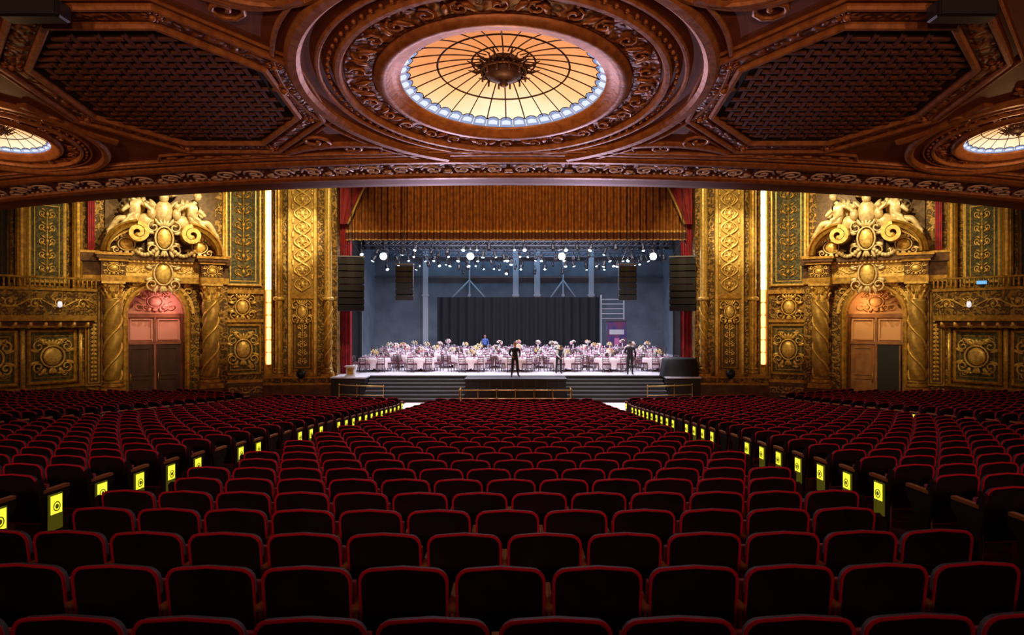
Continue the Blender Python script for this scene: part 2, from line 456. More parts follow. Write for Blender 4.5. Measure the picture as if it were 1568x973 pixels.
# ------------------------------------------------------------------ seats
def seat_mesh():
    V=[];F=[];Mi=[]
    def outline(ins):
        w=.262-ins;z0=.30+ins;z1=.88-ins;r=.085-ins*.5;pts=[]
        pts+=[(-w,z0),(w,z0)]
        for k in range(5):
            a=PI/2*k/4; pts.append((w-r+r*math.cos(a),z1-r+r*math.sin(a)-.012))
        pts.append((0,z1+.004))
        for k in range(5):
            a=PI/2+PI/2*k/4; pts.append((-w+r+r*math.cos(a),z1-r+r*math.sin(a)-.012))
        return pts
    rings=[(.018,-.030),(.013,-.040),(.003,-.040),(.0,-.026),(.008,-.016),(.006,.012),(.03,.04)]
    rm=[3,3,3,1,0,1]
    n=len(outline(0))
    for ins,y in rings:
        for (x,z) in outline(ins):
            V.append((x,y-(z-.3)*.16+.35*x*x,z))
    F.append(tuple(range(n))); Mi.append(0)
    nr=len(rings)
    for r in range(nr-1):
        for k in range(n):
            k2=(k+1)%n; F.append((r*n+k,(r+1)*n+k,(r+1)*n+k2,r*n+k2)); Mi.append(rm[r])
    F.append(tuple(reversed(range((nr-1)*n,nr*n)))); Mi.append(1)
    def bx(x0,x1,y0,y1,z0,z1,m,sk=0):
        o=len(V)
        for z in(z0,z1):
            for y in(y0,y1):
                for x in(x0,x1): V.append((x,y+sk*(z-z0),z))
        for f in((0,2,3,1),(4,5,7,6),(0,1,5,4),(2,6,7,3),(0,4,6,2),(1,3,7,5)): F.append(tuple(i+o for i in f)); Mi.append(m)
    bx(-.24,.24,.07,.17,.36,.72,1,-.12)
    bx(-.305,-.255,-.08,.30,.60,.64,2)
    bx(-.290,-.270,-.06,.24,.0,.60,2)
    return np.array(V),F,Mi
SV,SF,SM=seat_mesh()
def build_seats(name,places):
    nv=len(SV); n=len(places)
    allv=np.zeros((n*nv,3))
    for i,(x,y,z,a) in enumerate(places):
        c,s=math.cos(a),math.sin(a)
        allv[i*nv:(i+1)*nv,0]=SV[:,0]*c-SV[:,1]*s+x
        allv[i*nv:(i+1)*nv,1]=SV[:,0]*s+SV[:,1]*c+y
        allv[i*nv:(i+1)*nv,2]=SV[:,2]+z
    lens=np.array([len(f) for f in SF]); flat=np.concatenate([np.array(f) for f in SF])
    loops=(flat[None,:]+ (np.arange(n)*nv)[:,None]).ravel()
    tot=np.tile(lens,n); start=np.concatenate([[0],np.cumsum(tot)[:-1]])
    me=bpy.data.meshes.new(name)
    me.vertices.add(n*nv); me.vertices.foreach_set('co',allv.ravel())
    me.loops.add(len(loops)); me.loops.foreach_set('vertex_index',loops.astype(np.int32))
    me.polygons.add(len(tot)); me.polygons.foreach_set('loop_start',start.astype(np.int32))
    for m in(SHELL,VELV,ARM,PIPE): me.materials.append(m)
    me.polygons.foreach_set('material_index',np.tile(np.array(SM),n).astype(np.int32))
    me.update(calc_edges=True); me.validate()
    o=bpy.data.objects.new(name,me); COL.objects.link(o); return o
blocks={'c':[], 'l1':[], 'r1':[], 'l2':[], 'r2':[]}
ends=[]
r=58.64; row=0
while r>31.3:
    pitch=.56
    for b,(x0,x1) in {'c':(-3.9,3.9),'r1':(4.88,11.2),'l1':(-11.2,-4.88),'r2':(12.4,21.8),'l2':(-21.8,-12.4)}.items():
        lo=math.asin(x0/r);hi=math.asin(max(-1,min(1,x1/r)))
        L=(hi-lo)*r; n=int(L/pitch); off=(L-n*pitch)
        if b=='c': st=lo+off/2/r+(pitch/2 if row%2 else 0)/r; n-= row%2
        elif x0>0: st=lo
        else: st=hi-n*pitch/r
        for k in range(n):
            a=st+(k+.5)*pitch/r
            x=r*math.sin(a); y=62-r*math.cos(a)
            if abs(x)>halfw(y)-.9 or abs(x)>.85*y+3.5: continue
            if y<37 and halfw(y+1.0)-1.0<abs(x): continue
            blocks[b].append((x,y,floorz(x,y),a))
        if b in('r1','l1'):
            a=st-.02/r if b=='r1' else hi+.02/r
            ends.append((r*math.sin(a),62-r*math.cos(a),a,1 if b=='r1' else -1,row,0))
        if b in('r2','l2'):
            a=st-.02/r if b=='r2' else hi+.02/r
            ends.append((r*math.sin(a),62-r*math.cos(a),a,1 if b=='r2' else -1,row,1))
        if b=='c':
            for sg,aa in((-1,st+n*pitch/r),(1,st)):
                ends.append((r*math.sin(aa),62-r*math.cos(aa),aa,sg,row,2))
    r-=.87; row+=1
for b in blocks: build_seats('theater_seat_block',blocks[b])
mb=MB()
lamp=MB()
for (x,y,a,sg,row,kind) in ends:
    if abs(x)>.85*y+3.5: continue
    if kind==1 and (abs(x)>halfw(y)-1): continue
    z=floorz(x,y)
    F_=Matrix.Translation((x,y,z))@Matrix.Rotation(a,4,'Z')
    mb.M=F_; lamp.M=F_
    pr=[(-.02,0),(.26,0),(.27,.1),(.22,.3),(.25,.48),(.34,.56),(.35,.62),(.32,.66),(.0,.66),(-.08,.82),(-.14,.80),(-.12,.6),(-.06,.35),(-.05,.1)]
    n=len(pr)
    vs=[(-.02,p,q) for p,q in pr]+[(.02,p,q) for p,q in pr]
    fs=[tuple(reversed(range(n))),tuple(range(n,2*n))]+[(i,(i+1)%n,(i+1)%n+n,i+n) for i in range(n)]
    mb.add(vs,fs,SHELL)
    mb.box(-.03,.03,-.06,.33,.655,.69,ARM)
    lit=(kind==0 and row not in(13,14)) or (kind==1 and row%3==1 and 14<row<26)
    if lit and not(kind==0 and random.random()<.08):
        X0,X1=(-.045,-.022) if sg>0 else (.022,.045)
        lamp.box(X0,X1,.0,.20,.22,.62,YELD)
        xx=X0-.004 if sg>0 else X1+.004
        lamp.box(min(xx,xx+.004*sg),max(xx,xx+.004*sg),.015,.185,.40,.605,YEL)
        pts=[(xx-.004*sg,.1+.05*math.cos(t),.48+.05*math.sin(t)) for t in [2*PI*i/12 for i in range(12)]]
        lamp.tube([(p[0],p[1],p[2]) for p in pts],.007,YELD,4,True)
        pts=[(xx-.006*sg,.1+.028*math.cos(t),.48+.028*math.sin(t)) for t in [2*PI*i/10 for i in range(10)]]
        lamp.add(pts,[tuple(range(10))],YELD)
mb.obj('seat_row_end_panels'); lamp.obj('aisle_light_string')

# ------------------------------------------------------------------ soffit (balcony underside)
DOMES=[(0.0,14.8,2.2,.5,28),(-12.4,17.4,1.2,.3,20),(12.4,17.4,1.2,.3,20)]
mb=MB(); nx=230; nv=110; vs=[];fs=[]
for i in range(nx+1):
    x=-23+46*i/nx; ye=yedge(x)-2.3
    for j in range(nv+1):
        y=-6+(ye+6)*j/nv; vs.append((x,y,soff(y)))
for i in range(nx):
    for j in range(nv):
        a=i*(nv+1)+j
        c=[(vs[a][k]+vs[a+nv+2][k])/2 for k in range(2)]
        if any(math.hypot(c[0]-d[0],c[1]-d[1])<d[2]+.05 for d in DOMES): continue
        fs.append((a,a+nv+1,a+nv+2,a+1)[::-1])
mb.add(vs,fs,SOFF)
prof=[(-2.3,0),(-2.3,-.06),(-2.22,-.12),(-2.1,-.12),(-2.02,-.05),(-2.0,.02),(-1.9,.02),(-1.15,.02),(-1.05,.02),(-1.03,-.05),(-.95,-.09),(-.85,-.09),(-.8,-.03),(-.6,-.02),(-.3,-.02),(-.05,-.0),(.08,.06),(.17,.2),(.2,.4),(.2,1.7),(-.1,1.7)]
pm=[SOFFM]*5+[SOFFO]*3+[SOFFM]*4+[SOFF]*6+[GOLDO]*2
NX=160; vs=[]
for i in range(NX+1):
    x=-23+46*i/NX; ye=yedge(x)
    for (o,dz) in prof: vs.append((x,ye+o,soff(ye+o)+dz))
q=len(prof)
for k in range(q-1):
    mb.add([vs[i*q+k] for i in range(NX+1)]+[vs[i*q+k+1] for i in range(NX+1)],[(i,NX+1+i,NX+2+i,i+1) for i in range(NX)],pm[k],True)
SN=Vector((0,-.15,-1)).normalized()
def SP(x,y,o=0): return (x,y,soff(y)-o)
def smold(path,w,h,m=SOFFM,closed=False,o=0):
    prof=[(-w/2,-.02),(-w/2,h*.5),(-w*.25,h),(w*.25,h),(w/2,h*.5),(w/2,-.02)]
    mb.sweep([SP(x,y,o) for x,y in path],prof,SN,m,closed=closed)
def circ(cx,cy,r,n=64,a0=0,a1=2*PI,e=1):
    full=abs(a1-a0-2*PI)<1e-6
    return [(cx+r*math.cos(a0+(a1-a0)*i/(n if full else n-1)),cy+r*e*math.sin(a0+(a1-a0)*i/(n if full else n-1))) for i in range(n)]
def beads(cx,cy,r,n,br,m=SOFFM,e=1):
    for i in range(n):
        a=2*PI*i/n; mb.sph(SP(cx+r*math.cos(a),cy+r*e*math.sin(a),.05),br,m,6,4)
def flatspiral(cx,cy,R,a0,turns,dirn,r,m=SOFFM,n=14):
    mb.tube([SP(cx+p[0],cy+p[2],.05) for p in spiral(0,0,0,R,a0,turns,dirn,n)],r,m,5)
def sleaf(x,y,l,w,ang,m=SOFFM):
    mb.sph(SP(x+math.cos(ang)*l/2,y+math.sin(ang)*l/2,.03),(l/2,w/2,.05),m,6,5,R=Matrix.Rotation(ang,3,'Z'))
def rosette(x,y,R,m=SOFFM):
    mb.sph(SP(x,y,.06),(R*.3,R*.3,.08),m,8,5)
    for k in range(8): sleaf(x+R*.25*math.cos(k*PI/4),y+R*.25*math.sin(k*PI/4),R*.75,R*.4,k*PI/4,m)
for (cx,cy,R,dp,nr) in DOMES:
    k=R/2.2
    prof=[(-.22*k,-.15),(-.22*k,.05),(-.1*k,.14),(.05*k,.12),(.12*k,.04),(.3*k,.02),(.3*k,-.02)]
    mb.sweep([SP(x,y) for x,y in circ(cx,cy,R+.2*k,72)],prof,SN,SOFFM,closed=True,smooth=True)
    mb.sweep([SP(x,y) for x,y in circ(cx,cy,R+.72*k,72)],[(-.28*k,0),(-.26*k,.03),(.26*k,.03),(.28*k,0)],SN,SOFFO,closed=True)
    smold(circ(cx,cy,R+1.12*k,80),.16*k,.12,closed=True)
    smold(circ(cx,cy,R+1.5*k,80),.10*k,.07,closed=True)
    beads(cx,cy,R+1.3*k,int(80*k)+10,.045)
    nn=28 if R>2 else 18
    for i in range(nn):
        a=2*PI*i/nn
        flatspiral(cx+(R+.72*k)*math.cos(a),cy+(R+.72*k)*math.sin(a),.2*k,a,1.2,1 if i%2 else -1,.025,SOFFM,10)
        sleaf(cx+(R+.5*k)*math.cos(a+.1),cy+(R+.5*k)*math.sin(a+.1),.42*k,.14*k,a+.5*(1 if i%2 else -1))
smold(circ(0,14.8,4.15,60,PI*.62,PI*1.38),.3,.14)
smold(circ(0,14.8,4.15,60,-PI*.38,PI*.38),.3,.14)
smold(circ(0,14.8,4.5,60,PI*.65,PI*1.35),.1,.08)
smold(circ(0,14.8,4.5,60,-PI*.35,PI*.35),.1,.08)
for s in(-1,1):
    C=(6.95*s,15.1)
    def octa(rx,ry): 
        return [(C[0]+rx*math.cos(PI/8+i*PI/4)*1.06,C[1]+ry*math.sin(PI/8+i*PI/4)*1.06) for i in range(8)]
    o1=octa(2.35,2.65)
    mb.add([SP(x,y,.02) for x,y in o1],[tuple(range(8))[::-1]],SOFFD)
    smold(o1,.14,.12,closed=True); smold(octa(2.6,2.95),.34,.06,SOFFO,closed=True); smold(octa(2.85,3.2),.12,.10,closed=True)
    smold(octa(3.05,3.42),.06,.05,closed=True)
    c=.24
    for i in range(-12,13):
        for j in range(-13,14):
            x=i*c;y=j*c
            if max(abs(x)/2.35,abs(y)/2.65)>.9 or abs(x)/2.35+abs(y)/2.65>1.27: continue
            X=C[0]+x;Y=C[1]+y
            if (i+j)%2: p0,p1=(X-c*.72,Y),(X+c*.72,Y)
            else: p0,p1=(X,Y-c*.72),(X,Y+c*.72)
            mb.sweep([SP(*p0,.02),SP(*p1,.02)],[(-.035,0),(-.035,.05),(.035,.05),(.035,0)],SN,SOFFL,capends=False)
    for p in octa(2.6,2.95): rosette(p[0],p[1],.2)
    for (P0,P1,P2) in (((3.1*s,17.9),(4.4*s,17.6),(5.6*s,18.35)),((3.2*s,11.7),(4.2*s,12.3),(5.0*s,11.4)),
                       ((9.6*s,17.7),(10.3*s,17.0),(10.5*s,15.6)),((9.6*s,12.3),(10.6*s,13.0),(10.8*s,14.4))):
        path=[]
        for i in range(13):
            t=i/12; path.append(((1-t)**2*P0[0]+2*t*(1-t)*P1[0]+t*t*P2[0],(1-t)**2*P0[1]+2*t*(1-t)*P1[1]+t*t*P2[1]))
        smold(path,.22,.1)
    flatspiral(4.7*s,17.6,.42,PI/2,1.4,s,.05); flatspiral(3.9*s,18.0,.3,-PI/2,1.3,-s,.045)
    flatspiral(4.6*s,12.0,.4,-PI/2,1.4,-s,.05); flatspiral(10.3*s,16.4,.3,PI/2,1.3,-s,.04)
    smold(circ(3.7*s,11.3,.95,40,e=.62),.12,.1,closed=True)
    rosette(3.7*s,11.3,.5)
    P=[(1.2*s,18.35),(3.3*s,18.4),(3.0*s,17.85),(2.3*s,18.0)]
    smold(P,.06,.06,closed=True); flatspiral(2.7*s,18.15,.14,0,1.3,1,.03)
    P=[(5.6*s,18.55),(9.2*s,18.95),(9.0*s,18.6),(7.6*s,18.35)]
    smold(P,.08,.06,closed=True)
    for k in range(6): sleaf((6.1+.5*k)*s,18.52+.04*k,.35,.12,.1*s if s>0 else PI-.1)
    smold(circ(12.4*s,17.4,2.35,60),.2,.12,closed=True)
    smold(circ(17.6*s,16.8,2.6,60),.3,.1,closed=True); smold(circ(17.6*s,16.8,2.1,60),.1,.07,closed=True)
    rosette(17.6*s,16.8,1.2)
    smold([(10.9*s,12.6),(14.5*s,13.2),(15.2*s,16),(14.9*s,19)],.16,.1)
    smold(circ(12.2*s,11.8,1.3,40),.14,.08,closed=True); rosette(12.2*s,11.8,.7)
    rosette(10.9*s,14.9,.3); rosette(4.55*s,14.9,.28)
    smold([(5.0*s,11.3),(5.6*s,8.5),(5.6*s,2)],.25,.1); smold([(10.3*s,11.5),(10.3*s,2)],.25,.1)
for off,w in((-2.55,.12),(-2.75,.06)):
    smold([(x,yedge(x)+off) for x in [-22.8+45.6*i/120 for i in range(121)]],w,.08)
smold([(-22.8+45.6*i/60,11.0) for i in range(61)],.2,.08)
n=52
for i in range(n):
    x=-21.5+43*(i+.5)/n; ye=yedge(x)-1.55; k=1 if i%2 else -1
    flatspiral(x,ye,.30,PI if k>0 else 0,1.5,k,.032,LACE,14)
    sleaf(x+.3,ye+.1*k,.35,.12,.8*k,LACE); sleaf(x-.3,ye-.1*k,.35,.12,PI+.8*k,LACE)
    mb.sph(SP(x,ye,.02),(.07,.07,.05),LACE,6,4)
for off in(-1.95,-1.15):
    for i in range(230):
        x=-21.5+43*i/229; ye=yedge(x)+off; mb.sph(SP(x,ye,0),(.05,.05,.04),LACE,5,3)
mb.obj('balcony_soffit')
mb=MB()
vs=[];NX=40
for i in range(NX+1):
    x=-23+46*i/NX; ye=yedge(x)
    vs+=[(x,-6,14.6),(x,ye-.3,soff(ye)+1.72-.12)]
mb.add(vs,[(2*i,2*i+2,2*i+3,2*i+1) for i in range(NX)],CARP); mb.obj('balcony_deck')
for s in(-1,1):
    mb=MB(); x=s*7.6;y=11.75;z=soff(y)
    mb.bbox(x-.5,x+.5,y-.15,y+.2,z-.36,z-.08,BLACKG,.03)
    mb.box(x-.44,x+.44,y-.17,y-.14,z-.33,z-.11,GRIL)
    for k in(-.4,.4): mb.box(x+k-.03,x+k+.03,y-.05,y+.05,z-.1,z+.03,BLACKG)
    mb.obj('ceiling_loudspeaker')

# ------------------------------------------------------------------ stained glass domes
def glassmat(name,R):
    m=bpy.data.materials.new(name); m.use_nodes=True; nt=m.node_tree;N=nt.nodes;L=nt.links
    b=N['Principled BSDF']; b.inputs['Roughness'].default_value=.8; b.inputs['Base Color'].default_value=(.03,.015,.008,1)
    b.inputs['Specular IOR Level'].default_value=.1
    tc=N.new('ShaderNodeTexCoord'); sp=N.new('ShaderNodeSeparateXYZ'); L.new(tc.outputs['Object'],sp.inputs[0])
    ln=N.new('ShaderNodeVectorMath'); ln.operation='LENGTH'; L.new(tc.outputs['Object'],ln.inputs[0])
    a=N.new('ShaderNodeMath');a.operation='MULTIPLY_ADD'; a.inputs[1].default_value=.34/R; a.inputs[2].default_value=.33  # uneven lamp light painted into the glass: orange near side, pale far side
    L.new(sp.outputs['Y'],a.inputs[0])
    c=N.new('ShaderNodeMath');c.operation='MULTIPLY_ADD'; c.inputs[1].default_value=.16/R; L.new(ln.outputs['Value'],c.inputs[0]); L.new(a.outputs[0],c.inputs[2])
    nz=N.new('ShaderNodeTexNoise'); nz.inputs['Scale'].default_value=2.2/R; L.new(tc.outputs['Object'],nz.inputs['Vector'])
    d=N.new('ShaderNodeMath');d.operation='MULTIPLY_ADD'; d.inputs[1].default_value=.25; L.new(nz.outputs['Fac'],d.inputs[0]); L.new(c.outputs[0],d.inputs[2])
    e=N.new('ShaderNodeMath');e.operation='SUBTRACT'; e.inputs[1].default_value=.12; L.new(d.outputs[0],e.inputs[0])
    r=N.new('ShaderNodeValToRGB'); el=r.color_ramp.elements
    el[0].position=.1; el[0].color=(.55,.17,.045,1); el[1].position=.80; el[1].color=(1.,.90,.66,1)
    x=el.new(.38); x.color=(.80,.29,.10,1); x=el.new(.60); x.color=(.98,.54,.24,1)
    L.new(e.outputs[0],r.inputs['Fac']); L.new(r.outputs['Color'],b.inputs['Emission Color']); b.inputs['Emission Strength'].default_value=1.25
    return m
PETB=mat('petal_glass_blue',(.03,.04,.07),.8,em=(.40,.50,.85),ems=.7,spec=.1)
PETW=mat('petal_glass_white',(.05,.05,.05),.8,em=(.8,.88,1.),ems=1.0,spec=.1)
SLOPE=Matrix.Rotation(-math.atan(.15),4,'X')
for (cx,cy,R,dp,nr) in DOMES:
    G=glassmat('dome_glass_painted_glow',R)
    mb=MB(); k=R/2.2
    def dz(r): return dp*(1-(r/R)**2)+.06
    rr=[R*i/14 for i in range(1,15)]
    vs=[(0,0,dz(0))];fs=[];S=56
    for q in rr:
        for i in range(S): a=2*PI*i/S; vs.append((q*math.cos(a),q*math.sin(a),dz(q)))
    for i in range(S): fs.append((0,1+(i+1)%S,1+i))
    for j in range(13):
        for i in range(S): a=1+j*S+i;b=1+j*S+(i+1)%S; fs.append((a,b,b+S,a+S))
    mb.add(vs,fs,G,True)
    for i in range(nr):
        a=2*PI*i/nr
        mb.tube([(q*math.cos(a),q*math.sin(a),dz(q)-.015) for q in [R*(.2+.70*j/8) for j in range(9)]],.013*k+.002,BOSSM,4)
    for q,w in((.62,.02),(.3,.02)):
        mb.tube([(R*q*math.cos(2*PI*i/56),R*q*math.sin(2*PI*i/56),dz(R*q)-.015) for i in range(56)],w*k+.002,BOSSM,4,True)
    npet=int(1.5*nr)
    for i in range(npet):
        a=2*PI*(i+.5)/npet; h=PI/npet*.96
        P=[(R*.90,-h),(R*.875,-h*.6),(R*.865,0),(R*.875,h*.6),(R*.90,h),(R*1.01,h),(R*1.01,-h)]
        P2=[(R*.915,-h*.7),(R*.90,0),(R*.915,h*.7),(R*.96,h*.7),(R*.96,-h*.7)]
        mb.add([(q*math.cos(a+t),q*math.sin(a+t),dz(q)-.02) for q,t in P],[tuple(range(7))],PETB)
        mb.add([(q*math.cos(a+t),q*math.sin(a+t),dz(q)-.026) for q,t in P2],[tuple(range(5))],PETW)
        mb.tube([(q*math.cos(a+t),q*math.sin(a+t),dz(q)-.02) for q,t in P[:5]],.010,BOSSM,4)
    mb.lathe([(.04*k,-.3*k),(.10*k,-.25*k),(.06*k,-.2*k),(.22*k,-.14*k),(.36*k,-.06*k),(.38*k,.0),(.3*k,dp)],(0,0,dp*.55),20,BOSSM)
    for i in range(24):
        a=2*PI*i/24; c,s=math.cos(a),math.sin(a); l=.78 if i%2 else .6
        mb.tube([(c*.3*k,s*.3*k,dp-.08),(c*l*.75*k,s*l*.75*k,dp-.14),(c*l*k,s*l*k,dp-.06)],.06*k,BOSSM,5,r1=.008)
        if i%2: mb.tube([(c*.42*k,s*.42*k,dp-.1),(c*.46*k,s*.46*k,dp-.28*k),(c*.46*k,s*.46*k,dp-.36*k)],.022*k,BRONZE,5)
    mb.tube([(c_*.46*k,s_*.46*k,dp-.22*k) for c_,s_ in [(math.cos(2*PI*i/32),math.sin(2*PI*i/32)) for i in range(32)]],.02*k,BRONZE,5,True)
    M=Matrix.Translation((cx,cy,soff(cy)))@SLOPE
    mb.obj('stained_glass_dome_light',M)

# ------------------------------------------------------------------ side walls
def frame(P0,P1):
    d=Vector((P1[0]-P0[0],P1[1]-P0[1],0)); L=d.length; d.normalize()
    n=Vector((d.y,-d.x,0))
    if n.x>0 or (abs(n.x)<1e-6 and n.y>0): n=-n
    M=Matrix(((d.x,n.x,0,P0[0]),(d.y,n.y,0,P0[1]),(0,0,1,0),(0,0,0,1)))
    return M,L
WT=16.
def side(s,nm):
    S=Matrix.Diagonal((s,1,1,1))
    W=MB()
    M,L=frame((9.6,38.5),(13.3,38.2)); W.M=S@M
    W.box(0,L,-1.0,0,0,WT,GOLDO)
    F0=S@M
    P=MB(F0)
    P.box(0,L,0,.55,0,.75,MARBLE); P.box(-.03,L,0,.6,.75,.85,GOLD); P.box(0,L,0,.5,.85,1.1,GOLDO); P.box(-.03,L,0,.58,1.1,1.2,GOLD)
    colbase(P,.4,.3,1.2,.2,GOLD); twisted(P,.4,.3,1.65,5.2,.2,GOLD,GOLDB,pitch=.9,amp=.1); P.lathe([(.25,5.2),(.3,5.25),(.3,5.35),(.22,5.4)],(.4,.3,0),16,GOLDB)
    fluted(P,.4,.3,5.4,13,.2,GOLDB)
    u0,u1=1.1,2.4
    P.box(u0-.1,u1+.1,0,.22,1.2,WT,GOLD)
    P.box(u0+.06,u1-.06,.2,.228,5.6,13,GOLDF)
    for u in(u0-.02,u1+.02):
        P.sweep([(u,.22,1.3),(u,.22,WT-.3)],[(-.09,0),(-.09,.08),(-.04,.14),(.04,.14),(.09,.08),(.09,0)],(0,1,0),GOLDB)
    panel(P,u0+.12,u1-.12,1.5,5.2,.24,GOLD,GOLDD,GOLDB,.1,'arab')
    cartouche(P,(u0+u1)/2,.38,4.6,.8,1.0,GOLDB)
    P.box(u0,u1,.22,.34,5.3,5.5,GOLD)
    um=(u0+u1)/2
    for ph in(0,PI):
        P.tube([(um+.42*math.sin(2*PI*(z_-5.7)/1.5+ph),.28,z_) for z_ in [5.7+7.1*i/110 for i in range(111)]],.055,GOLDB,6)
        P.tube([(um+.26*math.sin(2*PI*(z_-5.7)/1.5+ph),.26,z_) for z_ in [5.7+7.1*i/110 for i in range(111)]],.03,GOLDB,5)
    z=5.7+.375
    while z<12.8:
        P.sph((um,.28,z),(.13,.08,.16),GOLDB,8,6)
        for k in range(6): leaf(P,um+.08*math.cos(k*PI/3),.26,z+.1*math.sin(k*PI/3),.17,.08,k*PI/3,GOLDB)
        for i in(-1,1): leaf(P,um+i*.5,.26,z+.30,.26,.12,PI/2,GOLDB); leaf(P,um+i*.5,.26,z+.45,.26,.12,-PI/2,GOLDB)
        z+=.75
    colbase(P,2.95,.3,1.2,.2,GOLD); fluted(P,2.95,.3,1.65,13,.21,GOLD); P.lathe([(.26,5.2),(.3,5.25),(.3,5.35),(.24,5.4)],(2.95,.3,0),16,GOLDB)
    P.obj('proscenium_pilaster')
    B=MB(F0); 
    B.lathe([(.12,0),(.2,.06),(.24,.2),(.22,.34),(.12,.44),(.04,.47)],(1.7,.85,1.15),14,BLACKG); B.tube([(1.7,.6,1.18),(1.7,.85,1.16)],.04,BLACKG,6); B.lathe([(.1,0),(.1,.05)],(1.7,.85,1.1),10,BLACKG)
    B.obj('globe_lamp')
    Cv=MB(F0)
    Cv.box(3.36,3.70,0,.05,1.2,13,GOLD)
    Cv.box(3.34,3.38,0,.22,1.2,13,GOLD); Cv.box(3.68,3.72,0,.22,1.2,13,GOLD)
    z=1.8
    while z<12.6:
        m=WARMS if z>5.7 else WARMO
        Cv.lathe([(.03,0),(.11,.02),(.12,.1),(.12,.54),(.11,.62),(.03,.64)],(3.53,.13,z),10,m)
        Cv.lathe([(.06,-.02),(.1,-.01),(.1,.01)],(3.53,.13,z),8,GOLD)
        z+=.66
    Cv.obj('cove_lamp_strip')
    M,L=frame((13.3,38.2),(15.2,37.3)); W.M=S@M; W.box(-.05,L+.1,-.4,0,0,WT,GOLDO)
    P=MB(S@M)
    P.box(0,L,0,.2,0,.9,MARBLE); P.box(0,L,0,.26,.9,1.05,GOLD)
    rinceau(P,.1,L-.1,.22,.5,.5,GOLDB)
    panel(P,.3,L-.15,1.35,3.9,.06,GOLD,OLIVE,GOLDB,.14,'cart')
    P.box(.1,L,0,.12,4.05,4.2,GOLD); cartouche(P,L*.55,.12,4.85,1.0,1.1,GOLDB); P.box(.1,L,0,.18,5.55,5.75,GOLD)
    panel(P,.3,L-.15,6.0,11.5,.06,GOLDB,OLIVE,GOLD,.14,'arab')
    for u in(.08,L-.02):
        P.tube([(u,.1,1.1),(u,.1,13)],.06,GOLDB,8)
    P.obj('ornamental_wall_panel')
    # ---- S2 arched doorway wall
    M,L=frame((15.2,37.3),(20.3,34.0)); F2=S@M; W.M=F2
    cc=2.85; cu,hw,zs=3.08,1.28,4.5
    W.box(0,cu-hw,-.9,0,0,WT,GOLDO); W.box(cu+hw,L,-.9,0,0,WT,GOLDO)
    A=[(cu-hw*math.cos(t),zs+hw*math.sin(t)) for t in [PI*i/20 for i in range(21)]]
    vs=[];fs=[]
    for (a,b) in A: vs+=[(a,0,b),(a,0,WT),(a,-.9,b)]
    for i in range(20): fs+=[(3*i,3*i+3,3*i+4,3*i+1),(3*i,3*i+2,3*i+5,3*i+3)]
    W.add(vs,[f[::-1] for f in fs],GOLDO)
    NW=PINKW if s<0 else ORNW; DW=DOORP if s<0 else DOORO
    W.box(cu-hw-.1,cu+hw+.1,-1.0,-.85,0,zs+hw+.1,NW)
    D=MB(F2); y=-.82
    D.box(cu-hw,cu+hw,y-.03,y+.08,2.95,3.1,DW); D.box(cu-hw,cu+hw,y-.03,y+.1,4.3,4.5,DW)
    for u in(cu-hw+.05,cu,cu+hw-.05): D.box(u-.05,u+.05,y-.03,y+.09,0,4.3,DW)
    for k,(a,b) in enumerate(((cu-hw+.12,cu-.07),(cu+.07,cu+hw-.12))):
        if s>0 and k==1:
            D.box(a,b,y-.02,y+.02,0,2.95,BLACK)  # black sheet stands in for the dark beyond the open leaf
            D.box(b-.06,b,y,y+.75,.02,2.9,DW)
        else:
            LD=DOORD if s<0 else DW
            D.box(a,b,y-.02,y+.03,0,2.95,LD)
            for (z0,z1) in((.25,1.2),(1.4,2.75)):
                D.sweep([(a+.15,y+.03,z0),(a+.15,y+.03,z1),(b-.15,y+.03,z1),(b-.15,y+.03,z0)],[(-.03,0),(-.03,.04),(.03,.04),(.03,0)],(0,1,0),LD,closed=True)
            D.tube([(b-.08,y+.1,1.0),(b-.08,y+.1,1.5)],.02,GOLD,6)
        D.sweep([(a+.08,y,3.2),(a+.08,y,4.2),(b-.08,y,4.2),(b-.08,y,3.2)],[(-.03,0),(-.03,.05),(.03,.05),(.03,0)],(0,1,0),NW,closed=True)
    cartouche(D,cu,y+.06,zs+.6,1.0,.8,NW); 
    for i in(-1,1): D.tube(spiral(cu+i*.75,y+.04,zs+.35,.25,PI/2,1.3,i,12),.03,NW,5)
    D.obj('door_1' if s<0 else 'door_2')
    P=MB(F2)
    P.sweep([(cu-hw-.12,0,0)]+[(cu-(hw+.12)*math.cos(t),0,zs+(hw+.12)*math.sin(t)) for t in [PI*i/24 for i in range(25)]]+[(cu+hw+.12,0,0)],
            [(-.14,0),(-.14,.12),(-.05,.2),(.05,.2),(.14,.1),(.14,0)],(0,1,0),GOLD)
    P.sweep([(cu-(hw+.36)*math.cos(t),0,zs+(hw+.36)*math.sin(t)) for t in [PI*i/24 for i in range(25)]],[(-.07,0),(-.07,.1),(.07,.1),(.07,0)],(0,1,0),GOLDB)
    for i in range(17):
        t=PI*(i+.5)/17; P.sph((cu-(hw+.25)*math.cos(t),.1,zs+(hw+.25)*math.sin(t)),.06,GOLDB,6,4)
    CO=2.15; ctop=6.0
    for i in(-1,1):
        u=cc+i*CO; w=.62
        P.box(u-.5,u+.5,0,1.05,0,.75,MARBLE); P.box(u-.55,u+.55,0,1.1,.75,.87,GOLD); P.box(u-.55,u+.55,0,1.1,0,.12,GOLD)
        P.box(u-.42,u+.42,0,.2,.87,ctop,GOLDO)
        colbase(P,u,w,.87,.34,GOLD); twisted(P,u,w,1.32,5.15,.37,GOLDF,GOLDB,pitch=1.3,amp=.15)
        capital(P,u,w,5.15,.34,.85,GOLDB)
        P.box(u-.52,u+.52,0,1.12,6.0,6.3,GOLD); P.box(u-.5,u+.5,0,1.08,6.3,6.95,BRONZE)
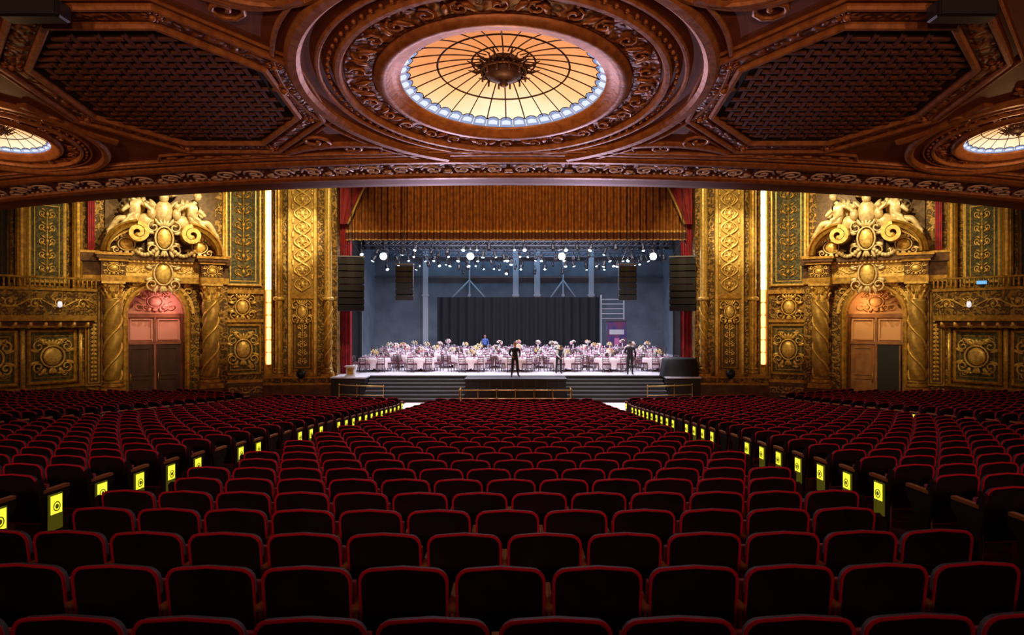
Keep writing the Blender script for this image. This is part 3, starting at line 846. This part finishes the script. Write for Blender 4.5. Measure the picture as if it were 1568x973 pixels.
        cartouche(P,u,1.1,6.62,.7,.5,GOLDB)
        P.box(u-.6,u+.6,0,1.25,6.95,7.08,GOLD); P.box(u-.7,u+.7,0,1.38,7.08,7.22,BRONZE); P.box(u-.76,u+.76,0,1.45,7.22,7.34,GOLD)
    P.box(cc-CO,cc+CO,0,.5,6.0,6.3,GOLD); P.box(cc-CO,cc+CO,0,.45,6.3,6.95,GOLDB)
    rinceau(P,cc-CO+.5,cc-.55,.47,6.62,.42,GOLDB); rinceau(P,cc+.55,cc+CO-.5,.47,6.62,.42,GOLDB)
    P.box(cc-CO,cc+CO,0,.65,6.95,7.08,GOLD); P.box(cc-CO,cc+CO,0,.8,7.08,7.3,BRONZE)
    for k in range(22):
        u=cc-CO+.1+(2*CO-.2)*k/21; P.box(u-.04,u+.04,.5,.72,6.96,7.06,GOLDB)
    for (a,b) in((L-.75,L+.15),(-.15,.28)):
        P.box(a,b,0,.45,0,.87,MARBLE); P.box(a,b,0,.35,.87,6.0,GOLDO)
        panel(P,a+.12,b-.12,1.1,5.6,.36,GOLD,GOLDD,GOLDB,.08,'arab') if b-a>.6 else None
        P.box(a-.05,b+.05,0,.5,6.0,6.3,GOLD);P.box(a,b,0,.45,6.3,6.95,BRONZE);P.box(a-.1,b+.1,0,.7,6.95,7.34,BRONZE); P.box(a-.12,b+.12,0,.75,7.34,7.44,GOLD)
    cartouche(P,cc,.55,6.45,1.15,1.5,IVORY,GOLDB)
    TE=1.72; X0=.95; RX=1.55
    for i in(-1,1):
        P.tube(spiral(cc+i*1.2,.1,5.6,.26,-PI/2,1.3,-i,12),.04,GOLDB,5)
        for k in range(3): leaf(P,cc+i*1.0,.08,5.7,.5,.16,(PI/2-i*(.3+.5*k)),GOLDB)
        path=[(cc+i*(X0-RX*math.cos(t)),.75,7.4+1.4*math.sin(t)) for t in [PI-(PI-TE)*k/14 for k in range(15)]]
        ex=path[-1]
        for k in range(1,25):
            th=k/24*3.0*PI; Rr=.45*(1-.72*k/24)
            path.append((cc+i*((X0-RX*math.cos(TE)) - Rr*math.sin(th)),.75,ex[2]-.45+Rr*math.cos(th)))
        prof=[(-.17,-.7),(-.17,.62),(-.06,.75),(.0,.60),(.06,.84),(.17,.78),(.17,-.7)]
        if i<0: prof=[(-a,b) for a,b in prof]
        P.sweep(path[:15],prof,(0,1,0),GOLD); P.sweep(path[14:],[(-.09,-.3),(-.09,.84),(.09,.84),(.09,-.3)],(0,1,0),GOLDB)
        P.sweep([(p[0],p[1],p[2]-.28) for p in path[1:14]],[(-.05,-.5),(-.05,.45),(.05,.45),(.05,-.5)],(0,1,0),GOLDB)
        P.sph((path[-1][0],1.3,path[-1][2]),(.14,.34,.14),GOLDB,8,6)
        vs=[(p[0],.45,p[2]) for p in path[:15]]+[(p[0],.45,7.34) for p in path[:15]]
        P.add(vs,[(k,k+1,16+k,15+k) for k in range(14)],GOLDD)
        cartouche(P,cc+i*1.6,.85,7.8,1.0,.8,IVORY,GOLDB)
        for k in range(9):
            t=k/8; P.sph((cc+i*(.35+1.0*t),.95-.1*t,7.6-.28*math.sin(PI*t)),(.12,.11,.11),IVORY,7,5)
    cartouche(P,cc,.95,8.15,1.1,1.5,IVORY,GOLDB)
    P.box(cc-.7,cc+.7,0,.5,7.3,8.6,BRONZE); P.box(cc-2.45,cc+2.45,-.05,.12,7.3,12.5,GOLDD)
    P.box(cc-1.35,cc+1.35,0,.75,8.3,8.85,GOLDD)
    P.obj('doorway_surround_with_broken_pediment')
    Q=MB(F2)
    for i in(-1,1):
        T=Matrix.Translation((cc+i*1.15,.85,8.75))@Matrix.Diagonal((i*1.35,1.3,1.35,1))@Matrix.Rotation(.42,4,'Y')
        Q.M=F2@T
        Q.add(RECV,RECF,IVORY,True)
        Q.sph((-.22,.1,1.14),(.12,.14,.16),IVORY,12,9); Q.sph((-.22,.23,1.12),(.02,.03,.03),IVORY,6,4); Q.sph((-.24,.04,1.18),(.14,.14,.15),IVORY,10,7)
        for k in range(6): Q.tube([(-.2+.12*k,.16,.42-.05*k),(.15+.12*k,.28,.36-.08*k),(.45+.1*k,.24,.10),(.55+.12*k,.2,-.25)],.085,IVORY,6,r1=.04)
        Q.M=F2
        for k in range(7): leaf(Q,cc+i*.95,.5,9.2,1.05,.28,(PI/2-i*(-.1+.24*k)),IVORY,.08)
        Q.sph((cc+i*.75,.7,9.0),(.45,.3,.35),IVORY,10,7)
        # small putto head and torso between
        Q.sph((cc+i*.55,.95,9.35),(.2,.18,.3),IVORY,10,7); Q.sph((cc+i*.55,1.0,9.75),(.14,.15,.16),IVORY,10,7)
        Q.tube([(cc+i*.6,1.0,9.5),(cc+i*.8,1.1,9.65),(cc+i*.95,1.05,9.9)],.07,IVORY,6,r1=.045)
    Q.sph((cc,.75,9.45),(.42,.28,.6),IVORY,12,8)
    Q.sph((cc,.85,10.15),(.22,.22,.27),IVORY,10,8)
    for k in range(7): leaf(Q,cc+.1*(k-3),.8,10.2,.6,.2,PI/2+(3-k)*.28,IVORY,.07)
    for i in(-1,1):
        for k in range(3): leaf(Q,cc+i*.25,.7,9.6,.6+.1*k,.2,(PI/2-i*(.7+.35*k)),IVORY,.07)
    Q.obj('pediment_sculpture_group')
    curtain_v=[];cf=[]
    for j in range(2):
        for i in range(13): curtain_v.append((L-.35+.3*i/12,.25+.04*math.sin(i*1.9),7.5+4.5*j))
    for i in range(12): cf.append((i,i+1,i+14,i+13))
    R_=MB(F2); R_.add(curtain_v,cf,REDC,True); R_.obj('red_niche_curtain')
    # ---- S3 wall with box balcony
    M,L=frame((20.3,34.0),(23.0,29.5)); F3=S@M; W.M=F3; W.box(0,L,-.4,0,0,WT,GOLDO)
    P=MB(F3)
    P.box(0,L,0,.3,0,1.1,MARBLE); P.box(0,L,0,.36,1.1,1.2,GOLD)
    for (a,b) in((.55,2.5),(3.0,L-.2)):
        panel(P,a,b,1.35,3.7,.05,GOLD,OLIVE,GOLDB,.16,'cart')
    P.tube([(.3,.12,1.2),(.3,.12,3.8)],.1,GOLDB,8); P.tube([(2.75,.12,1.2),(2.75,.12,3.8)],.1,GOLDB,8)
    P.obj('ornamental_wall_panel')
    P=MB(F3)
    P.box(.0,L,0,.55,3.85,4.0,GOLD);P.box(.0,L,0,.75,4.0,4.15,BRONZE); P.box(.0,L,0,.9,4.15,4.4,GOLD)
    P.box(.0,L,.78,.9,4.4,5.5,GOLDO); P.box(0,L,.72,.98,5.5,5.62,GOLD)
    P.box(0,L,0,.8,4.4,4.5,BRONZE)
    rinceau(P,.15,L-.15,.93,4.95,.62,GOLDB,.035)
    k=0
    while k<=L: P.lathe([(.03,0),(.05,.1),(.03,.2),(.05,.38),(.03,.42)],(k,.85,5.62),6,GOLD); k+=.2
    P.box(0,L,.78,.92,6.04,6.12,GOLD)
    for k in range(9): P.sph((.3+k*.6,.5,4.0),(.12,.35,.2),GOLDB,7,5)
    P.obj('box_balcony')
    P=MB(F3)
    for u in(.55,2.9): 
        colbase(P,u,.3,4.5,.22,GOLD); fluted(P,u,.3,4.95,9.6,.22,GOLD); capital(P,u,.3,9.6,.22,.6,GOLDB)
        P.box(u-.4,u+.4,0,.6,10.2,10.6,GOLD)
    P.obj('fluted_wall_columns')
    P=MB(F3)
    panel(P,1.0,2.5,5.9,9.6,.05,GOLDB,OLIVE,GOLDB,.16,'arab')
    panel(P,3.3,L-.2,4.6,9.6,.05,BRONZE,BLACK,BRONZE,.16,'none')  # second panel's black back stands in for a dark opening
    P.obj('ornamental_wall_panel')
    P=MB(F3)
    P.lathe([(.03,0),(.08,.03),(.1,.12),(.08,.24),(.04,.27)],(1.7,1.1,4.75),12,WHITEG); P.tube([(1.7,.9,4.7),(1.7,1.0,4.68),(1.7,1.1,4.74)],.025,GOLD,6)
    P.obj('wall_sconce')
    if s>0:
        P=MB(F3); P.box(2.0,2.4,1.0,1.06,5.77,5.92,EXITM); P.box(1.97,2.43,.96,1.0,5.74,5.95,BLACKG); P.box(2.15,2.25,.9,.98,5.6,5.75,BLACKG); P.obj('illuminated_exit_sign')
    W.M=S; W.box(23.0,23.4,-6,29.7,0,WT,GOLDO)
    W.obj('wall_'+nm)
side(-1,'left'); side(1,'right')
mb=MB(); mb.box(-23.4,23.4,-6.4,-6,0,WT,CARP); mb.obj('wall_back')
mb=MB(); mb.box(-23.4,23.4,-6.4,40,WT,WT+.3,GOLDO)
mb.obj('ceiling')
mb=MB(); mb.box(-10.2,10.2,38.5,39.4,12.6,WT,GOLDO); mb.box(-10,10,38.2,38.5,12.5,12.9,GOLD)
mb.obj('proscenium_header')

# ------------------------------------------------------------------ stage
mb=MB()
mb.box(-13,13,38.55,64.2,.0,STZ,STFL)
mb.add([(-9.6,38.53,0),(9.6,38.53,0),(9.6,38.53,STZ),(-9.6,38.53,STZ)],[(0,1,2,3)],BLACK)
mb.obj('stage_floor')
mb=MB()
mb.box(-2.55,2.55,36.3,38.54,0,STZ-.05,BLACK); mb.box(-2.6,2.6,36.25,38.56,STZ-.05,STZ,STEPM)
for k in range(9): mb.box(-2.5+.58*k,-2.46+.58*k+.03,36.27,36.31,0,STZ-.05,BLACKG)
mb.obj('stage_thrust_platform')
for s in(-1,1):
    mb=MB(); ns=6
    for k in range(ns):
        z=STZ*(ns-k)/(ns+1) ; y0=38.5-.34*(k+1)
        a,b=(2.62,7.8) if s>0 else (-7.8,-2.62)
        mb.box(a,b,y0,38.53,z-.17 if k<ns-1 else 0,z,STEPM)
        mb.box(a,b,y0-.015,y0+.03,z-.03,z+.006,NOSE)
    mb.box(a,b,38.48,38.56,STZ-.04,STZ+.006,NOSE)
    mb.obj('stage_steps')
    mb=MB(); a,b=(7.85,9.6) if s>0 else (-9.6,-7.85)
    mb.box(a,b,37.3,38.53,0,STZ-.06,BLACKG); mb.box(a-.03,b+.03,37.25,38.55,STZ-.06,STZ,STFL)
    mb.obj('stage_side_apron')
def railing(name,P,z0,h):
    mb=MB()
    mb.tube([(x,y,z0+h) for x,y in P],.035,TRIM,8); mb.tube([(x,y,z0+h*.45) for x,y in P],.018,TRIM,6)
    for (a,b) in zip(P,P[1:]):
        L=math.hypot(b[0]-a[0],b[1]-a[1]); n=max(1,int(L/.8))
        for k in range(n+1):
            x=a[0]+(b[0]-a[0])*k/n; y=a[1]+(b[1]-a[1])*k/n
            mb.lathe([(.07,0),(.03,.05),(.022,h*.5),(.022,h),(.045,h+.04),(.0,h+.09)],(x,y,z0),8,TRIM)
    mb.obj(name)
railing('brass_pit_railing',[(-2.75,36.0),(-2.75,35.2),(2.75,35.2),(2.75,36.0)],0,.72)
railing('brass_step_railing',[(-9.0,36.6),(-8.0,36.2),(-6.6,35.9)],0,.85)
railing('brass_step_railing',[(9.0,36.6),(8.0,36.2),(6.6,35.9)],0,.85)

mb=MB(); x,y=-8.7,37.9
mb.box(x-.28,x+.28,y-.22,y+.22,STZ,STZ+.06,PEDW); mb.box(x-.22,x+.22,y-.17,y+.17,STZ+.06,STZ+.5,PEDW); mb.box(x-.3,x+.3,y-.24,y+.24,STZ+.5,STZ+.56,PEDW)
mb.box(x-.15,x+.15,y-.2,y-.17,STZ+.12,STZ+.44,GOLD)
mb.obj('white_lectern')
mb=MB(); 
vs=[];fs=[];nn=28
for lv,(f,z) in enumerate(((1.12,STZ),(1.04,STZ+.45),(1.0,STZ+.88),(.93,STZ+.95),(.05,STZ+1.0))):
    for k in range(nn):
        a=2*PI*k/nn; rr=(abs(math.cos(a))**4+abs(math.sin(a))**4)**-.25
        wv=1+(.04*(1 if k%2 else -1) if lv<2 else 0)
        vs.append((8.7+.88*f*rr*wv*math.cos(a),38.35+.6*f*rr*wv*math.sin(a),z))
for lv in range(4):
    for k in range(nn): a=lv*nn+k;b=lv*nn+(k+1)%nn; fs.append((a,b,b+nn,a+nn))
fs.append(tuple(range(4*nn,5*nn)))
mb.add(vs,fs,BLACK,True); mb.obj('covered_grand_piano')

mb=MB(); mb.box(-13,13,64,64.4,STZ,15,BLUEW)
mb.obj('wall_stage_back')
mb=MB()
for X,w in((-8.3,.45),(-.3,.5),(1.6,.5),(6.4,.45),(-4.4,.12),(3.9,.12)):
    mb.box(X-w/2,X+w/2,63.6,64,STZ,14,PALEC); mb.box(X-w/2-.08,X+w/2+.08,63.55,64,6.2,6.35,PALEC)
for (a,b) in(((-6.2,5.8),(-4.4,7.6)),((-2.8,5.8),(-4.4,7.6)),((2.6,5.8),(3.9,7.6)),((5.2,5.8),(3.9,7.6))):
    mb.tube([(a[0],63.6,a[1]),(b[0],63.6,b[1])],.07,PALEC,6)
for z in(7.8,9.6,11): mb.box(-13,13,63.7,64,z,z+.15,STEEL)
mb.obj('back_wall_pilasters')
for s in(-1,1):
    mb=MB(); mb.box(s*13-.2,s*13+.2,39.4,64,0,15,BLUEW); mb.obj('wall_stage_left' if s<0 else 'wall_stage_right')
mb=MB(); mb.box(-13.2,13.2,39.4,64.2,15,15.3,BLACK); mb.obj('ceiling_stage')
def curtain(name,x0,x1,y,z0,z1,amp,wl,m,zf=None,trim=None):
    mb=MB(); n=int(abs(x1-x0)/wl*8); vs=[];fs=[]; nz=6
    for j in range(nz+1):
        for i in range(n+1):
            x=x0+(x1-x0)*i/n
            z=z0+(z1-z0)*j/nz
            a=amp*(1.15-.3*j/nz)
            vs.append((x,y+a*math.sin(2*PI*(x-x0)/wl)+a*.35*math.sin(2*PI*(x-x0)/wl*.37+1.3),z))
    for j in range(nz):
        for i in range(n): a=j*(n+1)+i; fs.append((a,a+1,a+n+2,a+n+1))
    mb.add(vs,fs,m,True)
    if trim:
        for (za,zb,mm,dy) in trim:
            v2=[];f2=[]
            for z in(za,zb):
                for i in range(n+1):
                    x=x0+(x1-x0)*i/n; v2.append((x,y-dy+amp*1.15*math.sin(2*PI*(x-x0)/wl)+amp*.38*math.sin(2*PI*(x-x0)/wl*.37+1.3),z))
            for i in range(n): f2.append((i,i+1,i+n+2,i+n+1))
            mb.add(v2,f2,mm,True)
    return mb.obj(name)
curtain('house_valance_curtain',-9.4,9.4,39.5,8.85,13.2,.12,.36,VAL,trim=[(8.6,9.0,VALD,.015),(8.98,9.1,TRIM,.03),(8.55,8.62,TRIM,.02)])
curtain('black_masking_drape',-6.8,6.7,59.8,STZ,6.0,.12,.7,DRAPE)
curtain('added_dark_border_drape',-12.7,12.7,57.5,9.75,14.5,.1,.7,DRAPE)  # drape added to darken the upper back wall
curtain('added_dark_border_drape',-12.7,12.7,48.3,9.9,14.5,.1,.7,DRAPE)
for s in(-1,1):
    a,b=(9.1,9.75) if s>0 else (-9.75,-9.1)
    curtain('red_side_curtain',a,b,39.75,STZ,13,.07,.2,REDC)
    mb=MB(); vs=[];fs=[]
    for j in range(15):
        t=j/14; z=12.5-3.1*t
        xin=7.6+1.55*t**.8 if t<1 else 9.2
        for i in range(13):
            u=i/12; x=9.6+(xin-9.6)*u
            vs.append((s*x,39.15+.06*math.sin(u*22)+.05*u,z-.35*math.sin(u*PI)*(1-t)))
    for j in range(14):
        for i in range(12): a=j*13+i; fs.append((a,a+1,a+14,a+13))
    mb.add(vs,fs,REDC,True)
    mb.tube([(vs[j*13+12][0],39.12,vs[j*13+12][2]) for j in range(15)],.07,TRIM,6)
    mb.obj('red_swag_curtain')
    curtain('black_stage_leg',(10.6 if s>0 else -12.9),(12.9 if s>0 else -10.6),49,STZ,11,.1,.6,DRAPE)

def linearray(name,x,y,ztop,n,w,h,d,yaw):
    mb=MB(); z=ztop; tilt=0
    T0=Matrix.Translation((x,y,0))@Matrix.Rotation(yaw,4,'Z')
    mb.M=T0
    mb.box(-w*.52,w*.52,-d*.5,d*.5,ztop+.05,ztop+.12,STEEL)
    for sx in(-.4,.4): mb.tube([(sx*w,0,ztop+.1),(0,0,ztop+1.0),(0,0,12.4)],.02,STEEL,5)
    py=0
    for k in range(n):
        tilt=.012*k*k*.35
        mb.M=T0@Matrix.Translation((0,py,z-h/2))@Matrix.Rotation(tilt,4,'X')
        mb.bbox(-w/2,w/2,-d/2,d/2,-h/2+.012,h/2-.012,BLACKG,.02)
        mb.box(-w*.47,-w*.12,-d/2-.015,-d/2,-h*.38,h*.38,GRIL); mb.box(w*.12,w*.47,-d/2-.015,-d/2,-h*.38,h*.38,GRIL)
        mb.box(-w*.10,w*.10,-d/2-.01,-d/2+.01,-h*.3,h*.3,BLACK)
        for sx in(-1,1): mb.box(sx*w/2-.01,sx*w/2+.01,-d*.2,d*.2,-h*.2,h*.2,STEEL)
        z-=h*math.cos(tilt); py+=h*math.sin(tilt)
    mb.obj(name)
linearray('line_array_loudspeaker',-8.65,37.7,7.4,8,1.35,.34,.7,.25)
linearray('line_array_loudspeaker',8.75,37.7,7.4,8,1.35,.34,.7,-.25)
linearray('line_array_loudspeaker',-6.05,39.0,7.1,6,.95,.31,.6,.1)
linearray('line_array_loudspeaker',6.05,39.0,7.1,6,.95,.31,.6,-.1)

def par(mb,x,y,z,aim,R=.13,lens=LENS):
    A=Vector((0,0,-1)).rotation_difference(Vector(aim).normalized()).to_matrix()
    mb.lathe([(R*.5,.3),(R*.95,.22),(R,.0),(R*1.1,-.02),(R*1.1,-.14)],(x,y,z),10,BLACKG,A=A,cap=True)
    vs=[tuple(Vector((x,y,z))+A@Vector((R*math.cos(2*PI*i/12),R*math.sin(2*PI*i/12),-.145))) for i in range(12)]
    mb.add(vs,[tuple(range(12))[::-1]],lens)
    mb.tube([(x-R*1.2,y,z),(x-R*1.2,y,z+.3),(x,y,z+.4),(x+R*1.2,y,z+.3),(x+R*1.2,y,z)],.015,BLACKG,4)
    mb.tube([(x,y,z+.38),(x,y,z+.6)],.03,BLACKG,5)
for (y,z) in((42.5,9.0),(46,8.9),(50.5,9.0),(55.5,9.0)):
    mb=MB()
    for dy,dz_ in((-.15,0),(.15,0),(0,.28)):
        mb.tube([(-9.8,y+dy,z+dz_),(9.8,y+dy,z+dz_)],.03,STEEL,6)
    n=50
    for k in range(n):
        x=-9.8+19.6*k/n; x2=x+19.6/n
        mb.tube([(x,y-.15,z),(x2,y,z+.28)],.014,STEEL,4); mb.tube([(x,y,z+.28),(x2,y+.15,z)],.014,STEEL,4)
    for x in(-8,-3,3,8): mb.tube([(x,y,z+.28),(x,y,15)],.015,STEEL,4)
    x=-9.2
    while x<9.3:
        aim=(random.uniform(-.5,.5),random.uniform(-1.,-.2),-1)
        par(mb,x,y,z-.62-random.choice((0,0,.25,.6)),aim,random.choice((.07,.09,.11)),LENS if random.random()<.68 else BLACKG)
        x+=random.uniform(.55,1.0)
    mb.obj('stage_lighting_truss')
mb=MB()
for X in(-7.65,-2.65,2.6,7.85): 
    par(mb,X,41.4,7.85,(0,-1,-.25),.2,LENSB); mb.tube([(X,41.4,8.4),(X,41.4,9.3)],.03,BLACKG,5)
mb.tube([(-9.6,41.4,9.25),(9.6,41.4,9.25)],.035,STEEL,6)
for x in(-9.5,9.5,0): mb.tube([(x,41.4,9.25),(x,41.4,15)],.015,STEEL,4)
mb.obj('stage_lighting_pipe')
mb=MB(); mb.box(7.3,8.9,59.4,59.5,STZ+.3,4.0,BANR); mb.box(7.2,9.0,59.35,59.55,4.0,4.12,STEEL)
mb.box(7.5,8.7,59.37,59.4,2.9,3.3,PALEC); mb.box(7.9,8.3,59.36,59.4,2.0,2.6,NAP)
for x in(7.3,8.9): mb.tube([(x,59.5,STZ),(x,59.5,4.1)],.03,STEEL,6); mb.box(x-.2,x+.2,59.3,59.7,STZ,STZ+.03,STEEL)
mb.obj('banner_stand')
mb=MB()
for k in range(5):
    mb.box(6.9,8.8,60.2,60.3,4.2+.4*k,4.26+.4*k,PALEC)
for x in(6.9,8.8): mb.box(x-.05,x+.05,60.2,60.3,STZ,6.2,PALEC)
mb.obj('scaffold_rack')

# ------------------------------------------------------------------ banquet tables
def m_table():
    mb=MB(); n=24; vs=[];fs=[]
    L=((.90,.75,0),(.92,.73,0),(.93,.60,.02),(.95,.40,.035),(.97,.2,.045))
    for r,z,w in L:
        for k in range(n): a=2*PI*k/n; q=r+w*math.cos(k*PI); vs.append((q*math.cos(a),q*math.sin(a),z))
    for j in range(4):
        for k in range(n): a=j*n+k;b=j*n+(k+1)%n; fs.append((a,a+n,b+n,b))
    fs.append(tuple(range(n))); mb.add(vs,fs,CLOTH,True)
    mb.lathe([(.35,0),(.3,.04),(.07,.08),(.06,.7)],(0,0,0),10,CHAIR)
    for k in range(8):
        a=2*PI*(k+.5)/8; x,y=.66*math.cos(a),.66*math.sin(a)
        mb.lathe([(.05,0),(.13,.012),(.135,.018)],(x,y,.75),10,PLATE)
        mb.sph((x,y,.80),(.05,.05,.055),NAP,6,4)
        a+=.28; x,y=.55*math.cos(a),.55*math.sin(a)
        mb.lathe([(.035,0),(.006,.01),(.006,.09),(.035,.13),(.03,.2)],(x,y,.75),6,PLATE)
    return mb
def m_flower(tall,mm):
    mb=MB()
    mb.lathe([(.09,0),(.05,.03),(.035,tall*.5),(.06,tall*.9),(.10,tall)],(0,0,.75),10,PLATE)
    for k in range(26):
        a=random.uniform(0,2*PI);p=random.uniform(-.4,1);R=.2
        mb.sph((R*math.cos(a)*math.sqrt(1-p*p*.9),R*math.sin(a)*math.sqrt(1-p*p*.9),.75+tall+.1+R*.75*p),random.uniform(.05,.08),random.choice(mm),6,4)
    return mb
def m_chair():
    mb=MB()
    for x in(-.19,.19):
        mb.tube([(x,-.19,0),(x,-.19,.44)],.022,CHAIR,6); mb.tube([(x,.19,0),(x,.2,.45),(x*.95,.25,.88)],.022,CHAIR,6)
    mb.bbox(-.21,.21,-.21,.21,.42,.46,CHAIR,.01); mb.bbox(-.2,.2,-.2,.2,.46,.51,CUSH,.015)
    for z in(.60,.74,.86): mb.tube([(-.19,.2+.05*(z-.45)/.5,z),(.19,.2+.05*(z-.45)/.5,z)],.018,CHAIR,5)
    for x in(-.1,0,.1): mb.tube([(x,.22,.60),(x,.245,.86)],.010,CHAIR,4)
    mb.tube([(-.19,-.19,.2),(.19,-.19,.2)],.012,CHAIR,4);mb.tube([(-.19,.19,.2),(.19,.19,.2)],.012,CHAIR,4)
    return mb
def to_mesh(mb,name):
    o=mb.obj(name); me=o.data; bpy.data.objects.remove(o); return me
TM=to_mesh(m_table(),'banquet_table_mesh'); CM=to_mesh(m_chair(),'banquet_chair_mesh')
FM=[to_mesh(m_flower(t,mm),'flower_mesh') for t,mm in((.22,[FLOWW,FLOWW,LEAFM,FLOWY]),(.34,[FLOWP,FLOWW,LEAFM]),(.28,[FLOWY,FLOWP,FLOWW]))]
def inst(name,me,M,par_):
    o=bpy.data.objects.new(name,me); COL.objects.link(o); o.parent=par_; o.matrix_local=M; return o
ys=[41.9,45.0,48.1,51.2,54.3,57.4]
for j,y in enumerate(ys):
    n=7 if j%2==0 else 6
    if j>=3: n+=1
    for i in range(n):
        x=(i-(n-1)/2)*2.75+random.uniform(-.12,.12); yy=y+random.uniform(-.15,.15)
        e=empty('banquet_table_set',(x,yy,STZ)); T=Matrix.Identity(4)
        inst('table',TM,T,e); inst('centerpiece',random.choice(FM),T@Matrix.Rotation(random.random()*6,4,'Z'),e)
        for k in range(8):
            a=2*PI*(k+.5)/8+.1
            inst('chair_%d'%(k+1),CM,T@Matrix.Rotation(a,4,'Z')@Matrix.Translation((0,1.13,0))@Matrix.Rotation(random.uniform(-.1,.1),4,'Z'),e)

# ------------------------------------------------------------------ people
person('standing_man_in_dark_suit',(-.05,37.6,STZ),.25,dict(elL=(.27,.02,1.15),wrL=(.2,-.18,1.02),elR=(-.29,.04,1.15),wrR=(-.2,-.17,1.03),
       knL=(.14,-.03,.5),anL=(.17,.02,.09),toL=(.21,-.14,.04),knR=(-.13,-.01,.5),anR=(-.16,.04,.09),toR=(-.2,-.12,.04)),SUIT,TROU,scale=1.05)
person('waiter_leaning_over_table',(2.35,39.7,STZ),.27,dict(waist=(0,-.07,1.08),chest=(0,-.22,1.24),neck=(0,-.36,1.36),skull=(0,-.45,1.43),
       shL=(.18,-.28,1.33),elL=(.22,-.38,1.07),wrL=(.16,-.56,.95),shR=(-.18,-.28,1.33),elR=(-.22,-.36,1.07),wrR=(-.14,-.55,.93),
       knL=(.11,-.06,.5),anR=(-.12,.16,.09),toR=(-.13,.0,.04),knR=(-.11,.04,.5)),SUIT,TROU,sleeve=SHIRT)
person('standing_man_facing_away',(6.15,38.75,STZ),PI-.3,dict(elL=(.28,.0,1.16),wrL=(.16,-.16,1.1),elR=(-.27,.03,1.14),wrR=(-.28,-.08,.9)),SUIT,TROU,scale=1.05)
person('guest_in_blue_shirt',(-2.6,55.9,STZ),.0,dict(),mat('shirt_blue',(.1,.2,.6),.7),TROU)

# ------------------------------------------------------------------ lights
def light(name,kind,loc,aim,power,col,size=.1,sy=None,angle=60,blend=.6):
    d=bpy.data.lights.new(name,kind); d.energy=power; d.color=col
    if kind=='AREA':
        d.shape='RECTANGLE'; d.size=size; d.size_y=sy or size
    else: d.shadow_soft_size=size
    if kind=='SPOT': d.spot_size=math.radians(angle); d.spot_blend=blend
    o=bpy.data.objects.new(name,d); COL.objects.link(o); o.location=loc
    if aim is not None: o.rotation_euler=(Vector(aim)-Vector(loc)).to_track_quat('-Z','Y').to_euler()
    return o
light('stage_wash_light','AREA',(0,42.5,12.5),(0,42.5,0),3000,(.88,.84,1),17,3)
light('stage_wash_light','AREA',(0,52.8,12.5),(0,52.8,0),2000,(.84,.78,1),17,5)
light('back_wall_wash_light','AREA',(0,60.5,12.8),(0,64,7),420,(.30,.60,1.),18,1.2)
light('front_edge_light','SPOT',(-6,30,14.5),(-5,38.2,1.2),6000,(.93,.88,1),.2,angle=32)
light('front_edge_light','SPOT',(6,30,14.5),(5,38.2,1.2),6000,(.93,.88,1),.2,angle=32)
light('backlight_to_house','SPOT',(-3,42.2,7.9),(-2,20,5),5000,(.9,.62,.75),.15,angle=95)
light('backlight_to_house','SPOT',(3,42.2,7.9),(2,20,5),5000,(.9,.62,.75),.15,angle=95)
light('valance_light','SPOT',(0,27,13.5),(0,39.3,9.4),3200,(1,.62,.25),.2,angle=75)
for s in(-1,1):
    light('balcony_lip_bounce_fill','SPOT',(4*s,38.4,1.3),(1*s,19.0,8.6),5000,(.85,.62,.85),.1,angle=38)  # added spot standing in for stage floor bounce on the balcony lip
    light('wall_wash_light','SPOT',(6*s,25,14.8),(12*s,38.2,7.8),6500,(1,.76,.38),.2,angle=38)
    light('pilaster_spot_light','SPOT',(7*s,29,14.8),(11.5*s,38,8.6),10000,(1,.88,.6),.1,angle=15)
    light('wall_wash_light','SPOT',(8*s,25,14.5),(18*s,35.5,7.5),6000,(1,.74,.36),.2,angle=42)
    light('wall_wash_light','SPOT',(12*s,22.5,8.9),(21.5*s,31,5.),1000,(1,.70,.30),.2,angle=60)
    light('sculpture_light','SPOT',(12.5*s,31.5,12.5),(17.3*s,35.2,9.0),2200,(1,.88,.62),.1,angle=50)
    light('niche_lamp','POINT',(17.45*s,36.0,5.0),None,42,(1,.50,.42) if s<0 else (1,.6,.26),.08)
    light('aisle_end_light','SPOT',(5.2*s,39.3,8.0),(4.75*s,34.2,0),7000,(1,.92,.95),.05,angle=18,blend=.3)
    light('soffit_fill_spot','SPOT',(9*s,-5,6.2),(7*s,15,10.6),2000,(1,.50,.26),.4,angle=75,blend=.7)  # unseen fill spots added behind the camera to brighten the soffit
    light('soffit_fill_spot','SPOT',(3*s,-5,6.2),(1*s,15,10.6),1400,(1,.50,.26),.4,angle=75,blend=.7)
    light('under_balcony_fill_point','POINT',(22.2*s,16,6.),None,200,(1,.45,.2),.2)  # unseen fill point added under the balcony; no fixture stands here
for (cx,cy,R,dp,nr) in DOMES:
    light('dome_fill_point','POINT',(cx,cy,soff(cy)-1.3*R/2.2),None,110 if R>2 else 40,(1,.52,.22),.05)  # fill point added in open air below each dome to light the soffit
w=bpy.data.worlds.new('world'); scene.world=w; w.use_nodes=True
w.node_tree.nodes['Background'].inputs[0].default_value=(.02,.015,.02,1)
w.node_tree.nodes['Background'].inputs[1].default_value=.5

# ------------------------------------------------------------------ camera
cd=bpy.data.cameras.new('camera'); cam=bpy.data.objects.new('camera',cd); COL.objects.link(cam)
cd.sensor_width=36; cd.sensor_fit='HORIZONTAL'; cd.lens=36*1100/1568; cd.shift_x=-.0115
cam.location=(.415,0,CAMZ); cam.rotation_euler=(PI/2,0,0); cd.clip_end=300
scene.camera=cam
try:
    scene.view_settings.view_transform='Standard'; scene.view_settings.look='None'
except Exception as ex: print(ex)
